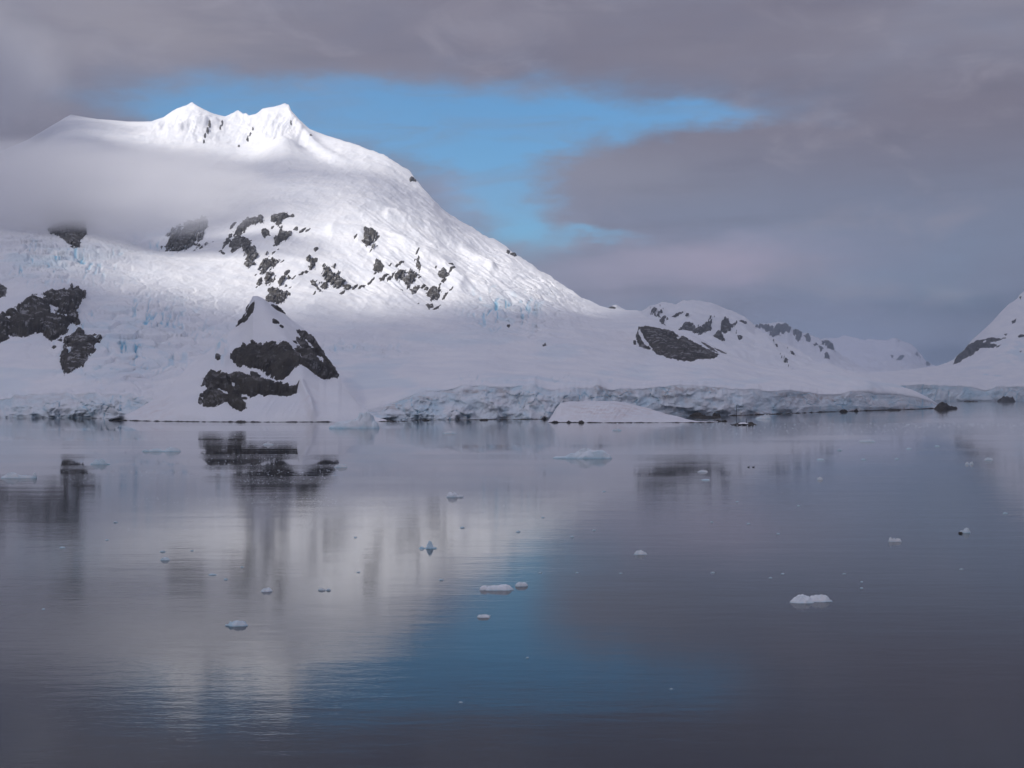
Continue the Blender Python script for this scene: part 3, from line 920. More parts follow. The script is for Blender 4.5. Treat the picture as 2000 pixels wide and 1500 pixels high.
def relief_D(px, py, P):
    x, y = P[..., 0], P[..., 1]
    rill = fbm((px + 0.75 * py) * 0.13, py * 0.012, 2.0, 3, 228, ridged=True)
    r = 0.6 * fbm(x / 14, y / 18, 0.1, 3, 220) + 0.8 * rill * ell(px, py, 1185, 805, 80, 16)
    r = r * sstep(824.5 - py, 0, 6)
    return r, 0 * px, 0.8 * ell(px, py, 1195, 803, 85, 16) + 0.15


DM = Hill(DOME, base=[(1070, 824.6, 823), (1200, 825, 816), (1340, 824.6, 823), (1402, 824.2, 830)], relief=relief_D)
DM.build("snow_dome", 1.2, 0.8, "low rounded pinkish snow dome on the shore in front of the ice cliffs", cat="hill", back_len=60)

# ---- mountains farther back
def far_relief(seed, a, l):
    def f(px, py, P):
        x, y = P[..., 0], P[..., 1]
        rd = fbm(x / l * 1.3, y / l * 0.8, 1.2, 4, seed + 9, 0.55, ridged=True)
        return a * fbm(x / l, y / l, 0.2, 4, seed) + 1.1 * a * rd + a * 0.25 * fbm(x / l * 5, y / l * 5, 0.7, 3, seed + 5) - 0.5 * a, 0 * px, 0 * px
    return f


MD = Hill([(1180, 640, 4100), (1230, 612, 4150), (1261, 604, 4200), (1275, 599, 4230), (1294, 595, 4260), (1320, 592, 4300), (1328, 586, 4310), (1336, 582, 4320), (1352, 581, 4330), (1368, 584, 4330), (1392, 589, 4330), (1416, 599, 4320),
           (1440, 608, 4300), (1456, 616, 4280), (1464, 624, 4260), (1474, 634, 4230), (1500, 648, 4150), (1520, 664, 4080), (1560, 689, 3950), (1600, 708, 3800), (1640, 724, 3650), (1670, 731, 3500), (1720, 736, 3350)],
          base=[(1180, 745, 3000), (1720, 748, 2900)], relief=far_relief(300, 16, 220))
MD.build("mountain", 1.6, 1.4, "rounded snow mountain with dark rock bands behind the shoulder of the large slope")
for i, (poly, rg, sp) in enumerate([
        ([(1264, 604), (1283, 601), (1296, 600), (1298, 605), (1291, 618), (1285, 624), (1278, 613), (1272, 606)], 2.6, 0.7),
        ([(1309, 620), (1326, 604), (1338, 602), (1328, 615), (1314, 621)], 2.4, 0.6),
        ([(1320, 640), (1336, 626), (1347, 624), (1360, 634), (1384, 620), (1394, 613), (1392, 623), (1394, 639), (1379, 645), (1373, 656), (1360, 656), (1336, 648)], 2.6, 0.5),
        ([(1408, 623), (1418, 621), (1424, 629), (1438, 632), (1438, 639), (1416, 642), (1406, 631)], 2.4, 0.5),
        ([(1398, 642), (1403, 637), (1414, 650), (1416, 661), (1406, 666), (1395, 668), (1395, 656)], 1.6, 0.2),
        ([(1442, 625), (1452, 627), (1462, 633), (1454, 633)], 1.4, 0), ([(1441, 650), (1448, 651), (1452, 654), (1444, 654)], 1.0, 0),
        ([(1507, 664), (1511, 666), (1517, 678), (1512, 676)], 0.9, 0), ([(1524, 693), (1532, 698), (1550, 719), (1540, 715), (1530, 706)], 1.2, 0.3),
        ([(1538, 681), (1546, 686), (1556, 696), (1548, 693)], 1.0, 0), ([(1298, 619), (1303, 622), (1298, 632), (1290, 628)], 1.6, 0.4), ([(1336, 612), (1346, 616), (1352, 622), (1342, 619)], 1.4, 0.3)]):
    MD.rock(poly, grow=1.3, rough=rg * 1.15, speck=sp + 0.3, lift=8, step=0.9, seed=150 + i, dust=0.2)

NP = Hill([(1176, 612, 3000), (1188, 602, 3020), (1198, 596, 3040), (1204, 595, 3040), (1212, 600, 3030), (1224, 606, 3010), (1240, 610, 3000)], base=[(1176, 640, 2600), (1240, 640, 2600)])
NP.build("mountain", 1.2, 1.2, "tiny snow peak poking up behind the long ridge", back_len=200)
NP.rock([(1186, 600), (1196, 599), (1203, 602), (1196, 606), (1190, 604)], rough=1.4, lift=5, step=0.8, seed=170)

ME_ = Hill([(1430, 660, 9660), (1470, 632, 9800), (1496, 632, 9800), (1520, 631, 9800), (1539, 634, 9800), (1549, 646, 9730), (1566, 654, 9660), (1580, 658, 9660), (1606, 666, 9590), (1614, 663, 9590), (1622, 670, 9520), (1630, 682, 9450), (1640, 692, 9380), (1664, 703, 9240), (1700, 717, 8960), (1740, 726, 8680)],
           base=[(1430, 748, 7300), (1740, 750, 7300)], relief=far_relief(320, 30, 360))
ME_.build("mountain", 1.6, 1.4, "hazy ridge with jagged dark rocks, its top fading into mist")
for i, (poly, rg, sp) in enumerate([([(1472, 638), (1500, 634), (1538, 636), (1544, 646), (1526, 650), (1512, 661), (1498, 648)], 3.0, 0.6), ([(1546, 650), (1554, 645), (1567, 657), (1560, 663)], 1.8, 0.2),
                                    ([(1604, 670), (1614, 664), (1622, 671), (1632, 688), (1616, 683), (1610, 676)], 1.8, 0.3), ([(1588, 674), (1598, 672), (1596, 680), (1590, 681)], 1.6, 0.3), ([(1611, 691), (1616, 690), (1619, 698), (1612, 699)], 1.2, 0), ([(1568, 658), (1580, 659), (1584, 667), (1574, 663)], 1.6, 0.6), ([(1599, 683), (1607, 685), (1603, 687)], 1, 0)]):
    ME_.rock(poly, grow=1.2, rough=rg, speck=sp, lift=7, step=0.9, seed=180 + i, dust=0.2)

MF = Hill([(1560, 690, 12600), (1600, 664, 12880), (1640, 659, 13160), (1700, 658, 13300), (1735, 658, 13300), (1750, 656, 13300), (1760, 662, 13230), (1782, 677, 13160), (1796, 694, 13020), (1808, 706, 12880), (1827, 713, 12600), (1850, 724, 12320)],
          base=[(1560, 752, 9100), (1850, 752, 9100)], relief=far_relief(340, 50, 420))
MF.build("mountain", 1.6, 1.4, "pale distant snow mountain fading into haze, farthest of the range")
for i, poly in enumerate([[(1750, 696), (1758, 692), (1766, 693), (1758, 699)], [(1808, 708), (1812, 707), (1818, 712), (1811, 713)], [(1752, 656), (1757, 658), (1760, 663), (1754, 660)], [(1738, 691), (1745, 692), (1742, 695)], [(1788, 684), (1794, 692), (1799, 700), (1792, 692)]]):
    MF.rock(poly, rough=0.8, lift=6, step=0.9, seed=190 + i, dust=0.1)

# right-hand mountain, its saddle and its own ice cliff
SIL_G = [(1560, 742, 5180), (1620, 731, 5264), (1660, 728.5, 5320), (1700, 727, 5390), (1750, 724, 5530), (1800, 718.5, 5740), (1832, 714, 5880), (1850, 708, 5950), (1864, 701, 5992), (1869, 694, 6006), (1880, 687, 6020), (1890, 674, 6048), (1898, 664, 6062), (1920, 645, 6090), (1939, 627, 6118), (1954, 610, 6160), (1970, 594, 6202),
         (1980, 588, 6216), (1987, 583, 6230), (1990, 577, 6230), (2000, 569, 6258), (2040, 535, 6370), (2120, 480, 6580), (2240, 430, 6720)]
SHORE_G = [(1560, 784.6), (1700, 784.4), (1800, 784.2), (2000, 784), (2240, 783.6)]
TOP_G = [(1560, 770), (1700, 760), (1800, 752), (1830, 752), (1860, 756), (1900, 760), (1925, 764), (1945, 758), (1990, 757), (2050, 755), (2240, 750)]
CTRL_G = [(1700, 745, 5180), (1800, 740, 5208), (1900, 735, 5250), (1900, 700, 5810), (1960, 720, 5390), (1960, 670, 5810), (2000, 640, 5950), (2100, 650, 5880), (2100, 720, 5390)]


def relief_G(px, py, P):
    x, y = P[..., 0], P[..., 1]
    r = 9 * fbm(x / 200, y / 240, 0.2, 4, 360) + 1.6 * fbm(x / 40, y / 60, 0.7, 3, 366)
    blue = fbm(x / 60, y / 120, 0.4, 4, 370)
    ice = 0.4 * ell(px, py, 1930, 730, 40, 14) * sstep(blue, 0.0, 0.4) + 0.25 * ell(px, py, 1990, 690, 40, 30) * sstep(blue, 0.05, 0.4)
    return r * sstep(py - np.interp(px, [s[0] for s in SIL_G], [s[1] for s in SIL_G]), -2, 12), ice, 0 * px


def cliff_relief_G(px, py, P, hill):
    off, ice, dirt, w = cliff_relief_A(px, py, P, hill)
    return off * 1.6, np.clip(ice * 1.1 + 0.15, 0, 1), dirt * (0.2 + 0.6 * sstep(px, 1920, 1950)), w


MG = Hill(SIL_G, CTRL_G, SHORE_G, TOP_G, relief=relief_G, cliff_relief=cliff_relief_G)
MG.build("mountain", 1.6, 1.3, "steep snow mountain at the right edge with a smooth saddle and far ice cliff", cliff_rows=28, cliff_label="far blue ice cliff")
MG.rock([(1862, 712), (1869, 694), (1882, 685), (1890, 675), (1910, 664), (1922, 662), (1936, 659), (1954, 662), (1963, 661), (1944, 668), (1925, 670), (1946, 675), (1941, 680), (1918, 679), (1896, 693), (1880, 702), (1872, 709)],
        [[(1920, 666), (1925, 663), (1926, 666), (1921, 669)]], rough=1.5, lift=9, step=0.9, seed=200, dust=0.15, label="long dark rock rib slanting down to the saddle")
for i, poly in enumerate([[(1976, 627), (1985, 622), (1983, 628), (1978, 631)], [(1988, 656), (1993, 652), (2003, 653), (1998, 657), (1992, 658)], [(1962, 652), (1968, 651), (1965, 655)], [(1946, 678), (1955, 674), (1950, 678)], [(1991, 582), (1995, 580), (1993, 587)], [(1992, 686), (1996, 686), (1994, 688)]]):
    MG.rock(poly, rough=0.8, lift=5, step=0.8, seed=210 + i, dust=0.1)


# ------------------------------------------------------------------ rocks along the water's edge
def shore_rock(px, py, wpx, hpx, label, name="shore_rock", group=None, seed=0, depth=0.7, flat=1.0, cat="rock", parent=None, lean=0.0, origin=None):
    """irregular rock standing in the water; base at the given point"""
    D = F * H / (py - HOR)
    w, h = wpx / F * D, hpx / F * D
    n = 26
    u = np.linspace(-1.12, 1.12, n)
    X, Y = np.meshgrid(u, u)
    wob = 0.28 * fbm(X * 1.7, Y * 1.7, seed * 1.31, 3, 401 + seed)
    r = np.sqrt((X + wob) ** 2 + (Y + wob * 0.6) ** 2)
    prof = np.clip(1 - r ** 2.2, -0.6, 1)
    crag = 0.55 + 0.6 * fbm(X * 2.6 + lean, Y * 2.6, seed * 0.77, 4, 411 + seed, 0.6)
    Z = h * np.where(prof > 0, prof ** (0.6 * flat) * np.clip(crag, 0.2, 1.3) * 1.15 * (1 + lean * X), prof * 0.6)
    co = np.stack([X * w / 2, Y * w / 2 * depth, Z], -1).reshape(-1, 3)
    q = grid_quads(n, n)
    q = q[(co[q][..., 2] > -0.35 * h - 0.05).any(1)]
    me = mesh_np(name, co, q, attrs={"dust": np.full(n * n, 0.0)})
    loc = Vector(((px - CX) / F * D, D, -0.02 * h))
    if parent is not None:
        loc = loc - parent.location
    o = link(name, me, ROCK, parent, loc)
    if parent is None:
        tag(o, label, cat, group)
    return o


for i, (x, y, w, h, lab) in enumerate([
        (470, 824.5, 22, 4.5, "dark rock lump at the foot of the pyramid hill, mid-way along its shoreline"),
        (285, 821, 26, 4, "low dark rock at the left end of the pyramid hill's waterline"),
        (1084, 825.5, 15, 5, "dark rock at the left tip of the snow dome"),
        (1111, 825.5, 10, 4, "small dark rock below the snow dome's steep left side"),
        (1135, 826, 12, 6, "jagged dark rock below the middle of the snow dome"),
        (1362, 812.5, 30, 9, "rounded grey-black rock under the ice cliff behind the snow dome"),
        (1399, 813.5, 16, 9, "square-ended dark rock jutting from the ice cliff foot behind the snow dome"),
        (1384, 816, 46, 5, "long low reddish-black ledge behind the snow dome's right end"),
        (1403, 823, 14, 3.5, "first flat skerry off the snow dome's right end"),
        (1415, 823, 11, 3, "outermost flat skerry off the snow dome's right end"),
        (1648, 804.5, 16, 6, "brown-black rock at the foot of the long ice cliff"),
        (1672, 803.5, 9, 6, "narrow dark rock a little right of the brown-black one under the ice cliff"),
        (1745, 801.5, 26, 4, "low dark rock shelf near the end of the long ice cliff"),
        (1965, 784.6, 34, 14, "dark rock stack in front of the far blue ice cliff"),
        (1895, 784.7, 30, 4, "thin dark ledge under the far blue ice cliff"),
        (1841, 799, 34, 15, "dark rocky point where the long ice cliff ends"),
        (1858, 798.5, 26, 7, "low outer half of the dark rocky point"),
        (832, 821.5, 14, 3, "small dark rock under the grey hollow of the ice cliff"),
        (945, 820.5, 18, 3.5, "dark wet rock in the notch of the ice cliff left of the snow dome")]):
    shore_rock(x, y, w, h, lab, seed=i + 1, depth=0.6)


def rim(xa, xb, crv, hpx, label, seed, dy=0.7):
    """a low ledge of dark rock that follows the shoreline"""
    xs = np.arange(xa, xb, 1.2)
    py = np.interp(xs, [c[0] for c in crv], [c[1] for c in crv]) + dy
    D = F * H / (py - HOR)
    ends = sstep(xs, xa, xa + 10) * sstep(xs, xb, xb - 10)
    hh = hpx / F * D * ends * np.clip(0.75 + 1.1 * fbm(xs / 9.0, 0 * xs, seed, 4, 800 + seed, 0.6), -0.3, 2.2)
    rows = []
    for k, (dd, zz) in enumerate(((-1.1, -0.4), (-0.7, 0.25), (-0.2, 0.8), (0.5, 1.0), (1.6, 0.5), (3.5, -0.3))):
        wob = 1 + 0.5 * fbm(xs / 6.0, 0 * xs + k, seed, 3, 820)
        Dk = D + dd * wob * (0.6 + hpx * 0.4) * 1.3
        rows.append(np.stack([(xs - CX) / F * Dk, Dk, zz * hh - 0.03], -1))
    co = np.array(rows)
    o0 = Vector((float(co[2, 0, 0]), float(co[2, 0, 1]), 0.0))
    me = mesh_np("rock_ledge", (co - np.array(o0)).reshape(-1, 3), grid_quads(len(rows), len(xs)), attrs={"dust": np.zeros(co.shape[0] * co.shape[1])})
    tag(link("rock_ledge", me, ROCK, None, o0), label, "rock ledge", "rock ledges along the waterline")


ORD = ["first", "second", "third", "fourth", "fifth", "sixth"]
BP = [(b[0], b[1]) for b in BASE_P]
for i, (xa, xb) in enumerate([(214, 300), (296, 395), (390, 515), (510, 652)]):
    rim(xa, xb, BP, 1.7, ORD[i] + " thin dark rock ledge from the left, under the pyramid hill", 1 + i)
rim(736, 800, BP, 1.6, "thin dark rock ledge to the right of the rounded iceberg, under the slope", 6)
DP = [(1066, 824.2), (1200, 825.2), (1340, 824.8), (1420, 824.3)]
for i, (xa, xb) in enumerate([(1068, 1180), (1176, 1290), (1286, 1402)]):
    rim(xa, xb, DP, 1.5, ORD[i] + " thin dark rock ledge from the left, under the snow dome", 11 + i)
for i, (xa, xb) in enumerate([(1420, 1500), (1494, 1580), (1575, 1660), (1655, 1740), (1735, 1830)]):
    rim(xa, xb, SHORE_A, 1.5, ORD[i] + " thin dark rock ledge from the islet, under the long ice cliff", 21 + i)
rim(800, 1065, SHORE_A, 1.0, "very thin dark rock ledge under the cliff between iceberg and snow dome", 31)


# islet with a snow cap and a marker post, and a tall pole on the shore
def paint(name, c, rough=0.6):
    m, g, o = new_mat(name)
    oc = g.new('ShaderNodeTexCoord').outputs['Object']
    p = g.new('ShaderNodeBsdfPrincipled')
    g.put(p.inputs['Base Color'], g.mix(g.noise(oc, 3.0, 4, 0.6), tuple(v * 0.7 for v in c[:3]) + (1,), c))
    p.inputs['Roughness'].default_value = rough
    g.l.new(p.outputs[0], o.inputs[0])
    return m


POST = paint("weathered_post", (0.05, 0.045, 0.045, 1))


def post_mesh(r0, r1, h, seg=8, rings=5):
    co, q = [], []
    for j in range(rings + 1):
        t = j / rings
        for i in range(seg):
            a = 2 * math.pi * i / seg
            r = r0 + (r1 - r0) * t
            co.append((r * math.cos(a), r * math.sin(a), h * t))
    for j in range(rings):
        for i in range(seg):
            q.append((j * seg + i, j * seg + (i + 1) % seg, (j + 1) * seg + (i + 1) % seg, (j + 1) * seg + i))
    return mesh_np("post", np.array(co), np.array(q))


def at(px, py):
    D = F * H / (py - HOR)
    return ((px - CX) / F * D, D, 0.0)


isl = bpy.data.objects.new("islet", None)
COL.objects.link(isl)
isl.location = at(1452, 830)
tag(isl, "tiny dark rock islet with a white snow patch, off the snow dome's right side", "islet")
shore_rock(1452, 830, 50, 5, "", "rock", parent=isl, seed=201, depth=0.3)
shore_rock(1466, 829.4, 18, 6, "", "rock", parent=isl, seed=202, depth=0.4)
D_i = F * H / (830 - HOR)
n = 16
u = np.linspace(-1, 1, n)
X, Y = np.meshgrid(u, u)
Z = np.clip(1 - X ** 2 - Y ** 2 + 0.2 * fbm(X * 2, Y * 2, 0.2, 3, 9), -0.2, 1) ** 1.0
Z = np.where(np.isnan(Z), -0.2, Z)
me = mesh_np("snow_patch", np.stack([X * 3.2, Y * 2.2, 1.0 + Z * 0.75], -1).reshape(-1, 3), grid_quads(n, n), attrs={"ice": np.zeros(n * n), "dirt": np.zeros(n * n)})
link("snow_patch", me, SNOW, isl, (-0.4, -0.9, -0.25))
po = link("marker_post", post_mesh(0.22, 0.12, 2.6), POST, None, (at(1457.5, 829.6)[0], at(1457.5, 829.6)[1], 1.0))
tag(po, "short dark post standing on the tiny rock islet", "post")
pole = bpy.data.objects.new("pole", None)
COL.objects.link(pole)
pole.location = at(1438.5, 812)
tag(pole, "tall thin dark pole at the foot of the ice cliff behind the islet", "pole")
link("shaft", post_mesh(0.30, 0.14, 9.2), POST, pole, (0, 0, -0.3))
link("cap", post_mesh(0.24, 0.05, 0.5), POST, pole, (0, 0, 8.75))


# ------------------------------------------------------------------ floating ice
def floe(px, py, wpx, hpx, label, lobes, name="ice_floe", group=None, seed=0, depth=0.8, blue=0.25, cat="ice floe", jag=0.5, n=34, flat=0.45, edge=3.0):
    """one piece of floating ice. lobes: (x, y, rx, ry, height) in units of half its width / its height"""
    D = F * H / (py - HOR)
    w, h = wpx / F * D / 2, hpx / F * D
    u = np.linspace(-1.15, 1.15, n)
    X, Y = np.meshgrid(u, u)
    Z = np.full(X.shape, -0.8)
    for (lx, ly, rx, ry, lh) in lobes:
        wob = 0.22 * fbm(X * 2.4, Y * 2.4, seed * 1.7 + lx, 3, 601 + seed)
        r = np.sqrt(((X - lx) / rx) ** 2 + ((Y - ly) / ry) ** 2) + wob
        k = np.clip((1 - r) * edge, -0.8, 1)
        body = np.where(k > 0, lh * (flat + (1 - flat) * np.clip(1 - r * r, 0, 1)) * k ** 0.5, k)
        Z = np.maximum(Z, body)
    f1, f2, cid = worley(X * 4 + seed, Y * 4, 70 + seed)
    ridge = fbm(X * 3.2 + 0.5 * Y, Y * 3.2, seed * 0.3, 4, 640, 0.6, ridged=True)
    Z = np.where(Z > 0, Z * np.clip(1 + 1.2 * jag * (cid - 0.5) + 0.9 * jag * ridge, 0.15, 1.8), Z)
    co = np.stack([X * w, Y * w * depth, Z * h], -1).reshape(-1, 3)
    q = grid_quads(n, n)
    q = q[(co[q][..., 2] > -0.75 * h).all(1) & (co[q][..., 2] > -0.5 * h).any(1)]
    zz = co[:, 2] / h
    ice = np.clip(blue + 0.6 * sstep(zz, 0.22, 0.0) + 0.35 * fbm(X * 2, Y * 2, seed * 0.9, 3, 650).ravel(), 0, 1)
    me = mesh_np(name, co, q, smooth=False, attrs={"ice": ice})
    o = link(name, me, FLOE, None, ((px - CX) / F * D, D, 0.0))
    return tag(o, label, cat, group)


one = [(0, 0, 1, 1, 1)]
floe(693, 836.5, 98, 25, "pale blue iceberg with a rounded hump, floating beside the pyramid hill's shore", [(-0.45, 0, 0.55, 0.8, 0.45), (0.0, 0, 0.5, 0.7, 0.62), (0.42, 0.1, 0.42, 0.7, 1.05), (0.75, 0, 0.25, 0.5, 0.5), (-0.85, -0.1, 0.2, 0.3, 0.2)], "iceberg", seed=1, depth=0.5, blue=0.22, cat="iceberg", n=48, jag=0.3)
floe(1137, 895, 112, 15, "long pale iceberg with a low tail, floating alone in the middle of the bay", [(0.15, 0, 0.5, 0.8, 0.95), (0.55, 0, 0.45, 0.7, 0.9), (-0.3, 0, 0.3, 0.5, 0.5), (-0.75, 0, 0.3, 0.3, 0.28), (0.85, -0.1, 0.2, 0.5, 0.5)], "iceberg", seed=2, depth=0.35, blue=0.28, cat="iceberg", n=48, jag=0.35)
floe(971, 1152, 66, 9, "wide flat white floe in the near water, the larger of a close pair", [(0, 0, 1, 0.8, 0.8), (0.45, 0.1, 0.55, 0.7, 1.0), (-0.75, -0.1, 0.3, 0.5, 0.9)], seed=3, depth=0.42, blue=0.05, jag=0.25)
floe(1018, 1145, 24, 7, "small wedge-shaped floe beside the right end of the wide flat one", [(0, 0, 1, 0.8, 1)], seed=4, depth=0.5, blue=0.05, flat=0.8, jag=0.15)
floe(1585, 1175, 82, 9.5, "brightest near floe, two white lobes with a notch between, in the dark water", [(-0.45, -0.35, 0.58, 0.6, 0.95), (0.42, 0.3, 0.62, 0.55, 0.9), (-0.05, 0, 0.3, 0.4, 0.55)], seed=5, depth=0.62, blue=0.02, jag=0.8, n=46)
floe(462, 1222, 46, 7, "blue-tinted tilted slab of ice in the lower left water", [(0.1, 0, 0.85, 0.7, 0.9), (0.45, 0.1, 0.4, 0.6, 1.0), (-0.8, 0, 0.2, 0.25, 0.4)], seed=6, depth=0.6, blue=0.4, flat=0.7)
floe(521, 1155, 24, 5, "small thin floe up and to the right of the tilted blue slab", one, seed=7, depth=0.5, blue=0.1)
floe(835, 1071, 38, 10, "small blue peaked ice piece with a low ledge on its left", [(0.25, 0, 0.5, 0.6, 1.0), (-0.6, 0, 0.4, 0.4, 0.3), (0.75, 0, 0.25, 0.3, 0.25)], "iceberg", seed=8, depth=0.6, blue=0.5, cat="iceberg", flat=0.1, edge=1.6, jag=0.5)
floe(888, 971, 36, 8, "dome-backed pale floe in the mid water below the ice cliffs", [(-0.25, 0, 0.7, 0.6, 1), (0.5, 0, 0.5, 0.35, 0.45)], seed=9, depth=0.5, blue=0.15)
floe(1251, 1083, 25, 6, "small oblong white floe right of the small blue peaked piece", one, seed=10, depth=0.4, blue=0.05)
floe(1747, 1058, 28, 6, "narrow white floe in the right water, left of the one with a dark spot", [(-0.3, 0, 0.6, 0.5, 1), (0.5, 0, 0.5, 0.5, 0.9)], seed=11, depth=0.35, blue=0.0, jag=0.7)
dk = floe(1884, 1041, 24, 7, "small two-horned floe with a dark lump at its left end", [(0.3, 0, 0.65, 0.6, 1), (-0.5, -0.1, 0.4, 0.4, 0.6)], seed=12, depth=0.5, blue=0.2, jag=0.45)
shore_rock(1876, 1042, 9, 5, "", "dark_lump", parent=dk, seed=210, depth=0.8)
floe(1695, 863, 34, 5, "flat pale floe off the rocky point, in the right distance", [(0, 0, 1, 0.7, 0.7), (0.1, 0, 0.5, 0.5, 1)], seed=13, depth=0.25, blue=0.1)
floe(314, 882, 76, 6, "long low floe with a rounded right hump, below the glacier front", [(-0.75, 0, 0.25, 0.3, 0.6), (-0.25, 0, 0.5, 0.4, 0.7), (0.55, 0, 0.45, 0.5, 1)], seed=14, depth=0.2, blue=0.25)
floe(194, 907, 44, 8, "bluish peaked floe on the dark reflection at the left", [(-0.2, 0, 0.6, 0.5, 0.8), (0.3, 0, 0.4, 0.4, 1.0), (0.75, 0, 0.25, 0.2, 0.2)], seed=15, depth=0.3, blue=0.35)
floe(38, 934, 70, 10, "long white floe with an upturned blue end, at the left edge", [(-0.4, 0, 0.6, 0.5, 0.8), (0.3, 0, 0.6, 0.4, 0.45), (0.85, 0, 0.14, 0.25, 1.1)], seed=16, depth=0.25, blue=0.15)
floe(1490, 818, 36, 7, "pale blue floe at the foot of the ice cliff, right of the islet", [(0, 0, 0.9, 0.6, 0.6), (0.4, 0, 0.5, 0.5, 1)], seed=17, depth=0.3, blue=0.2)
floe(878, 847, 26, 3.5, "thin floe in front of the ice cliff, right of the rounded iceberg", one, seed=18, depth=0.2, blue=0.1)
floe(945, 1206, 25, 4, "thin flat white floe just below the wide near pair", one, seed=19, depth=0.35, blue=0.0, flat=0.8)
floe(666, 913, 25, 5, "small floe at the right end of the pyramid hill's dark reflection", one, seed=20, depth=0.2, blue=0.1)
floe(1205, 841, 20, 4, "small bluish floe in front of the snow dome", [(0, 0, 0.9, 0.6, 0.7), (0.1, 0, 0.4, 0.4, 1)], seed=21, depth=0.3, blue=0.25)
floe(1893, 907, 19, 4, "bright small floe with two bumps near the right edge", [(-0.45, 0, 0.45, 0.5, 0.9), (0.5, 0, 0.45, 0.5, 1)], seed=22, depth=0.25, blue=0.0)
floe(1931, 899, 18, 4, "pale low floe just right of the bright two-bump one", one, seed=23, depth=0.25, blue=0.15)
floe(523, 869, 22, 5, "little white floe between the two dark bands of the pyramid's reflection", [(0, 0, 1, 0.5, 0.6), (0.1, 0, 0.4, 0.4, 1)], seed=24, depth=0.2, blue=0.05)
floe(1373, 922, 20, 3, "thin floe left of the two dark seabirds", one, seed=25, depth=0.2, blue=0.05)
floe(1601, 937, 13, 4, "small floe right of the two dark seabirds", one, seed=26, depth=0.3, blue=0.05)
floe(323, 1094, 18, 4, "small grey floe in the left mid water", one, seed=27, depth=0.4, blue=0.3)
floe(634, 1153, 26, 3, "very thin broken strip of ice right of the small thin floe", [(-0.4, 0, 0.6, 0.3, 1), (0.6, -0.3, 0.4, 0.3, 1)], seed=28, depth=0.35, blue=0.2)
FRAG = [(1378, 938, 18), (1775, 877, 12), (1831, 872, 12), (1603, 898, 16), (1687, 898, 10), (1752, 897, 9), (415, 1123, 16), (1212, 1120, 8), (1392, 1119, 9), (1529, 1121, 8), (1505, 1129, 8), (1649, 1121, 8), (1462, 1023, 8), (1963, 1003, 11), (122, 1070, 11),
        (903, 1031, 10), (1012, 1039, 9), (226, 1021, 9), (862, 1133, 10), (1117, 1049, 9), (1060, 1011, 7), (1160, 1036, 7), (209, 1055, 8), (318, 1078, 12), (375, 1076, 7), (441, 1132, 9), (473, 1108, 7), (694, 1050, 7), (700, 1118, 8), (824, 1074, 8),
        (955, 1203, 8), (1311, 1346, 7), (900, 1372, 8), (1030, 1285, 7), (85, 1190, 7), (1390, 1020, 6), (1560, 988, 7), (1683, 1149, 7), (1683, 1137, 6), (1878, 1112, 8), (1440, 980, 6), (1520, 1043, 7), (1640, 880, 9), (1180, 960, 7), (1055, 1119, 8), (1127, 1119, 7)]
ANCH = [(693, 836, "rounded iceberg by the pyramid hill"), (1137, 893, "long pale iceberg in mid bay"), (971, 1150, "wide flat near floe"), (1585, 1172, "two-lobed near floe"), (462, 1220, "tilted blue slab"),
        (521, 1154, "small thin floe above the blue slab"), (835, 1068, "small blue peaked ice piece"), (888, 970, "dome-backed floe"), (1251, 1081, "oblong white floe"), (1747, 1057, "narrow white floe"), (1884, 1040, "floe with a dark lump"),
        (1695, 862, "flat floe off the rocky point"), (314, 881, "long floe below the glacier"), (38, 932, "upturned floe at the left edge"), (1466, 912, "two dark seabirds"), (1893, 906, "bright two-bump floe"), (945, 1205, "thin floe below the wide pair"), (323, 1093, "small grey floe"), (1205, 840, "bluish floe before the snow dome"), (666, 912, "floe at the dark reflection's end")]
used_labels = set()


def frag_label(x, y):
    for ax, ay, nm in sorted(ANCH, key=lambda a: math.hypot(a[0] - x, 1.6 * (a[1] - y))):
        dx, dy = x - ax, y - ay
        v = "above" if dy < -12 else "below" if dy > 12 else ""
        h = "left" if dx < -14 else "right" if dx > 14 else ""
        far_ = "well " if math.hypot(dx, dy) > 110 else "just "
        where = (v + " and " + h + " of" if v and h else v if v else h + " of" if h else "beside")
        lab = "tiny ice fragment " + far_ + where + " the " + nm
        if lab not in used_labels:
            used_labels.add(lab)
            return lab
    return "tiny ice fragment"


for i, (x, y, w) in enumerate(FRAG):
    floe(x, y, w, 1.3 if w < 9 else 2.0, frag_label(x, y), one, "ice_fragment", "ice fragments scattered over the bay", seed=40 + i, depth=0.3, blue=0.45, cat="ice fragment", n=12)

# brash ice: crumbs too many and too small to count
rs = np.random.RandomState(77)
zones = [(400, 660, 885, 925, 130), (470, 640, 918, 945, 120), (120, 190, 918, 948, 40), (250, 660, 970, 990, 160), (0, 400, 1030, 1036, 40), (1420, 2000, 826, 850, 260), (1180, 1450, 826, 838, 90), (660, 1080, 824, 834, 80), (1750, 2000, 826, 834, 120), (420, 620, 845, 862, 14), (200, 420, 920, 935, 60), (640, 1000, 975, 1000, 70)]
co, q = [], []
for (xa, xb, ya, yb, k) in zones:
    for _ in range(k):
        px, py = rs.uniform(xa, xb), rs.uniform(ya, yb)
        D = F * H / (py - HOR)
        m_ = D / F
        w, dp, h = rs.uniform(0.7, 2.4) * m_, rs.uniform(2.0, 5.0) * m_, rs.uniform(0.35, 0.9) * m_
        x, y = (px - CX) / F * D, D
        b = len(co)
        k5 = 5
        for j in range(k5):
            a = 2 * math.pi * j / k5 + rs.uniform(-0.4, 0.4)
            co.append((x + w * math.cos(a), y + dp * math.sin(a), -0.05))
        co.append((x + rs.uniform(-0.3, 0.3) * w, y, h))
        for j in range(k5):
            q.append((b + j, b + (j + 1) % k5, b + k5))
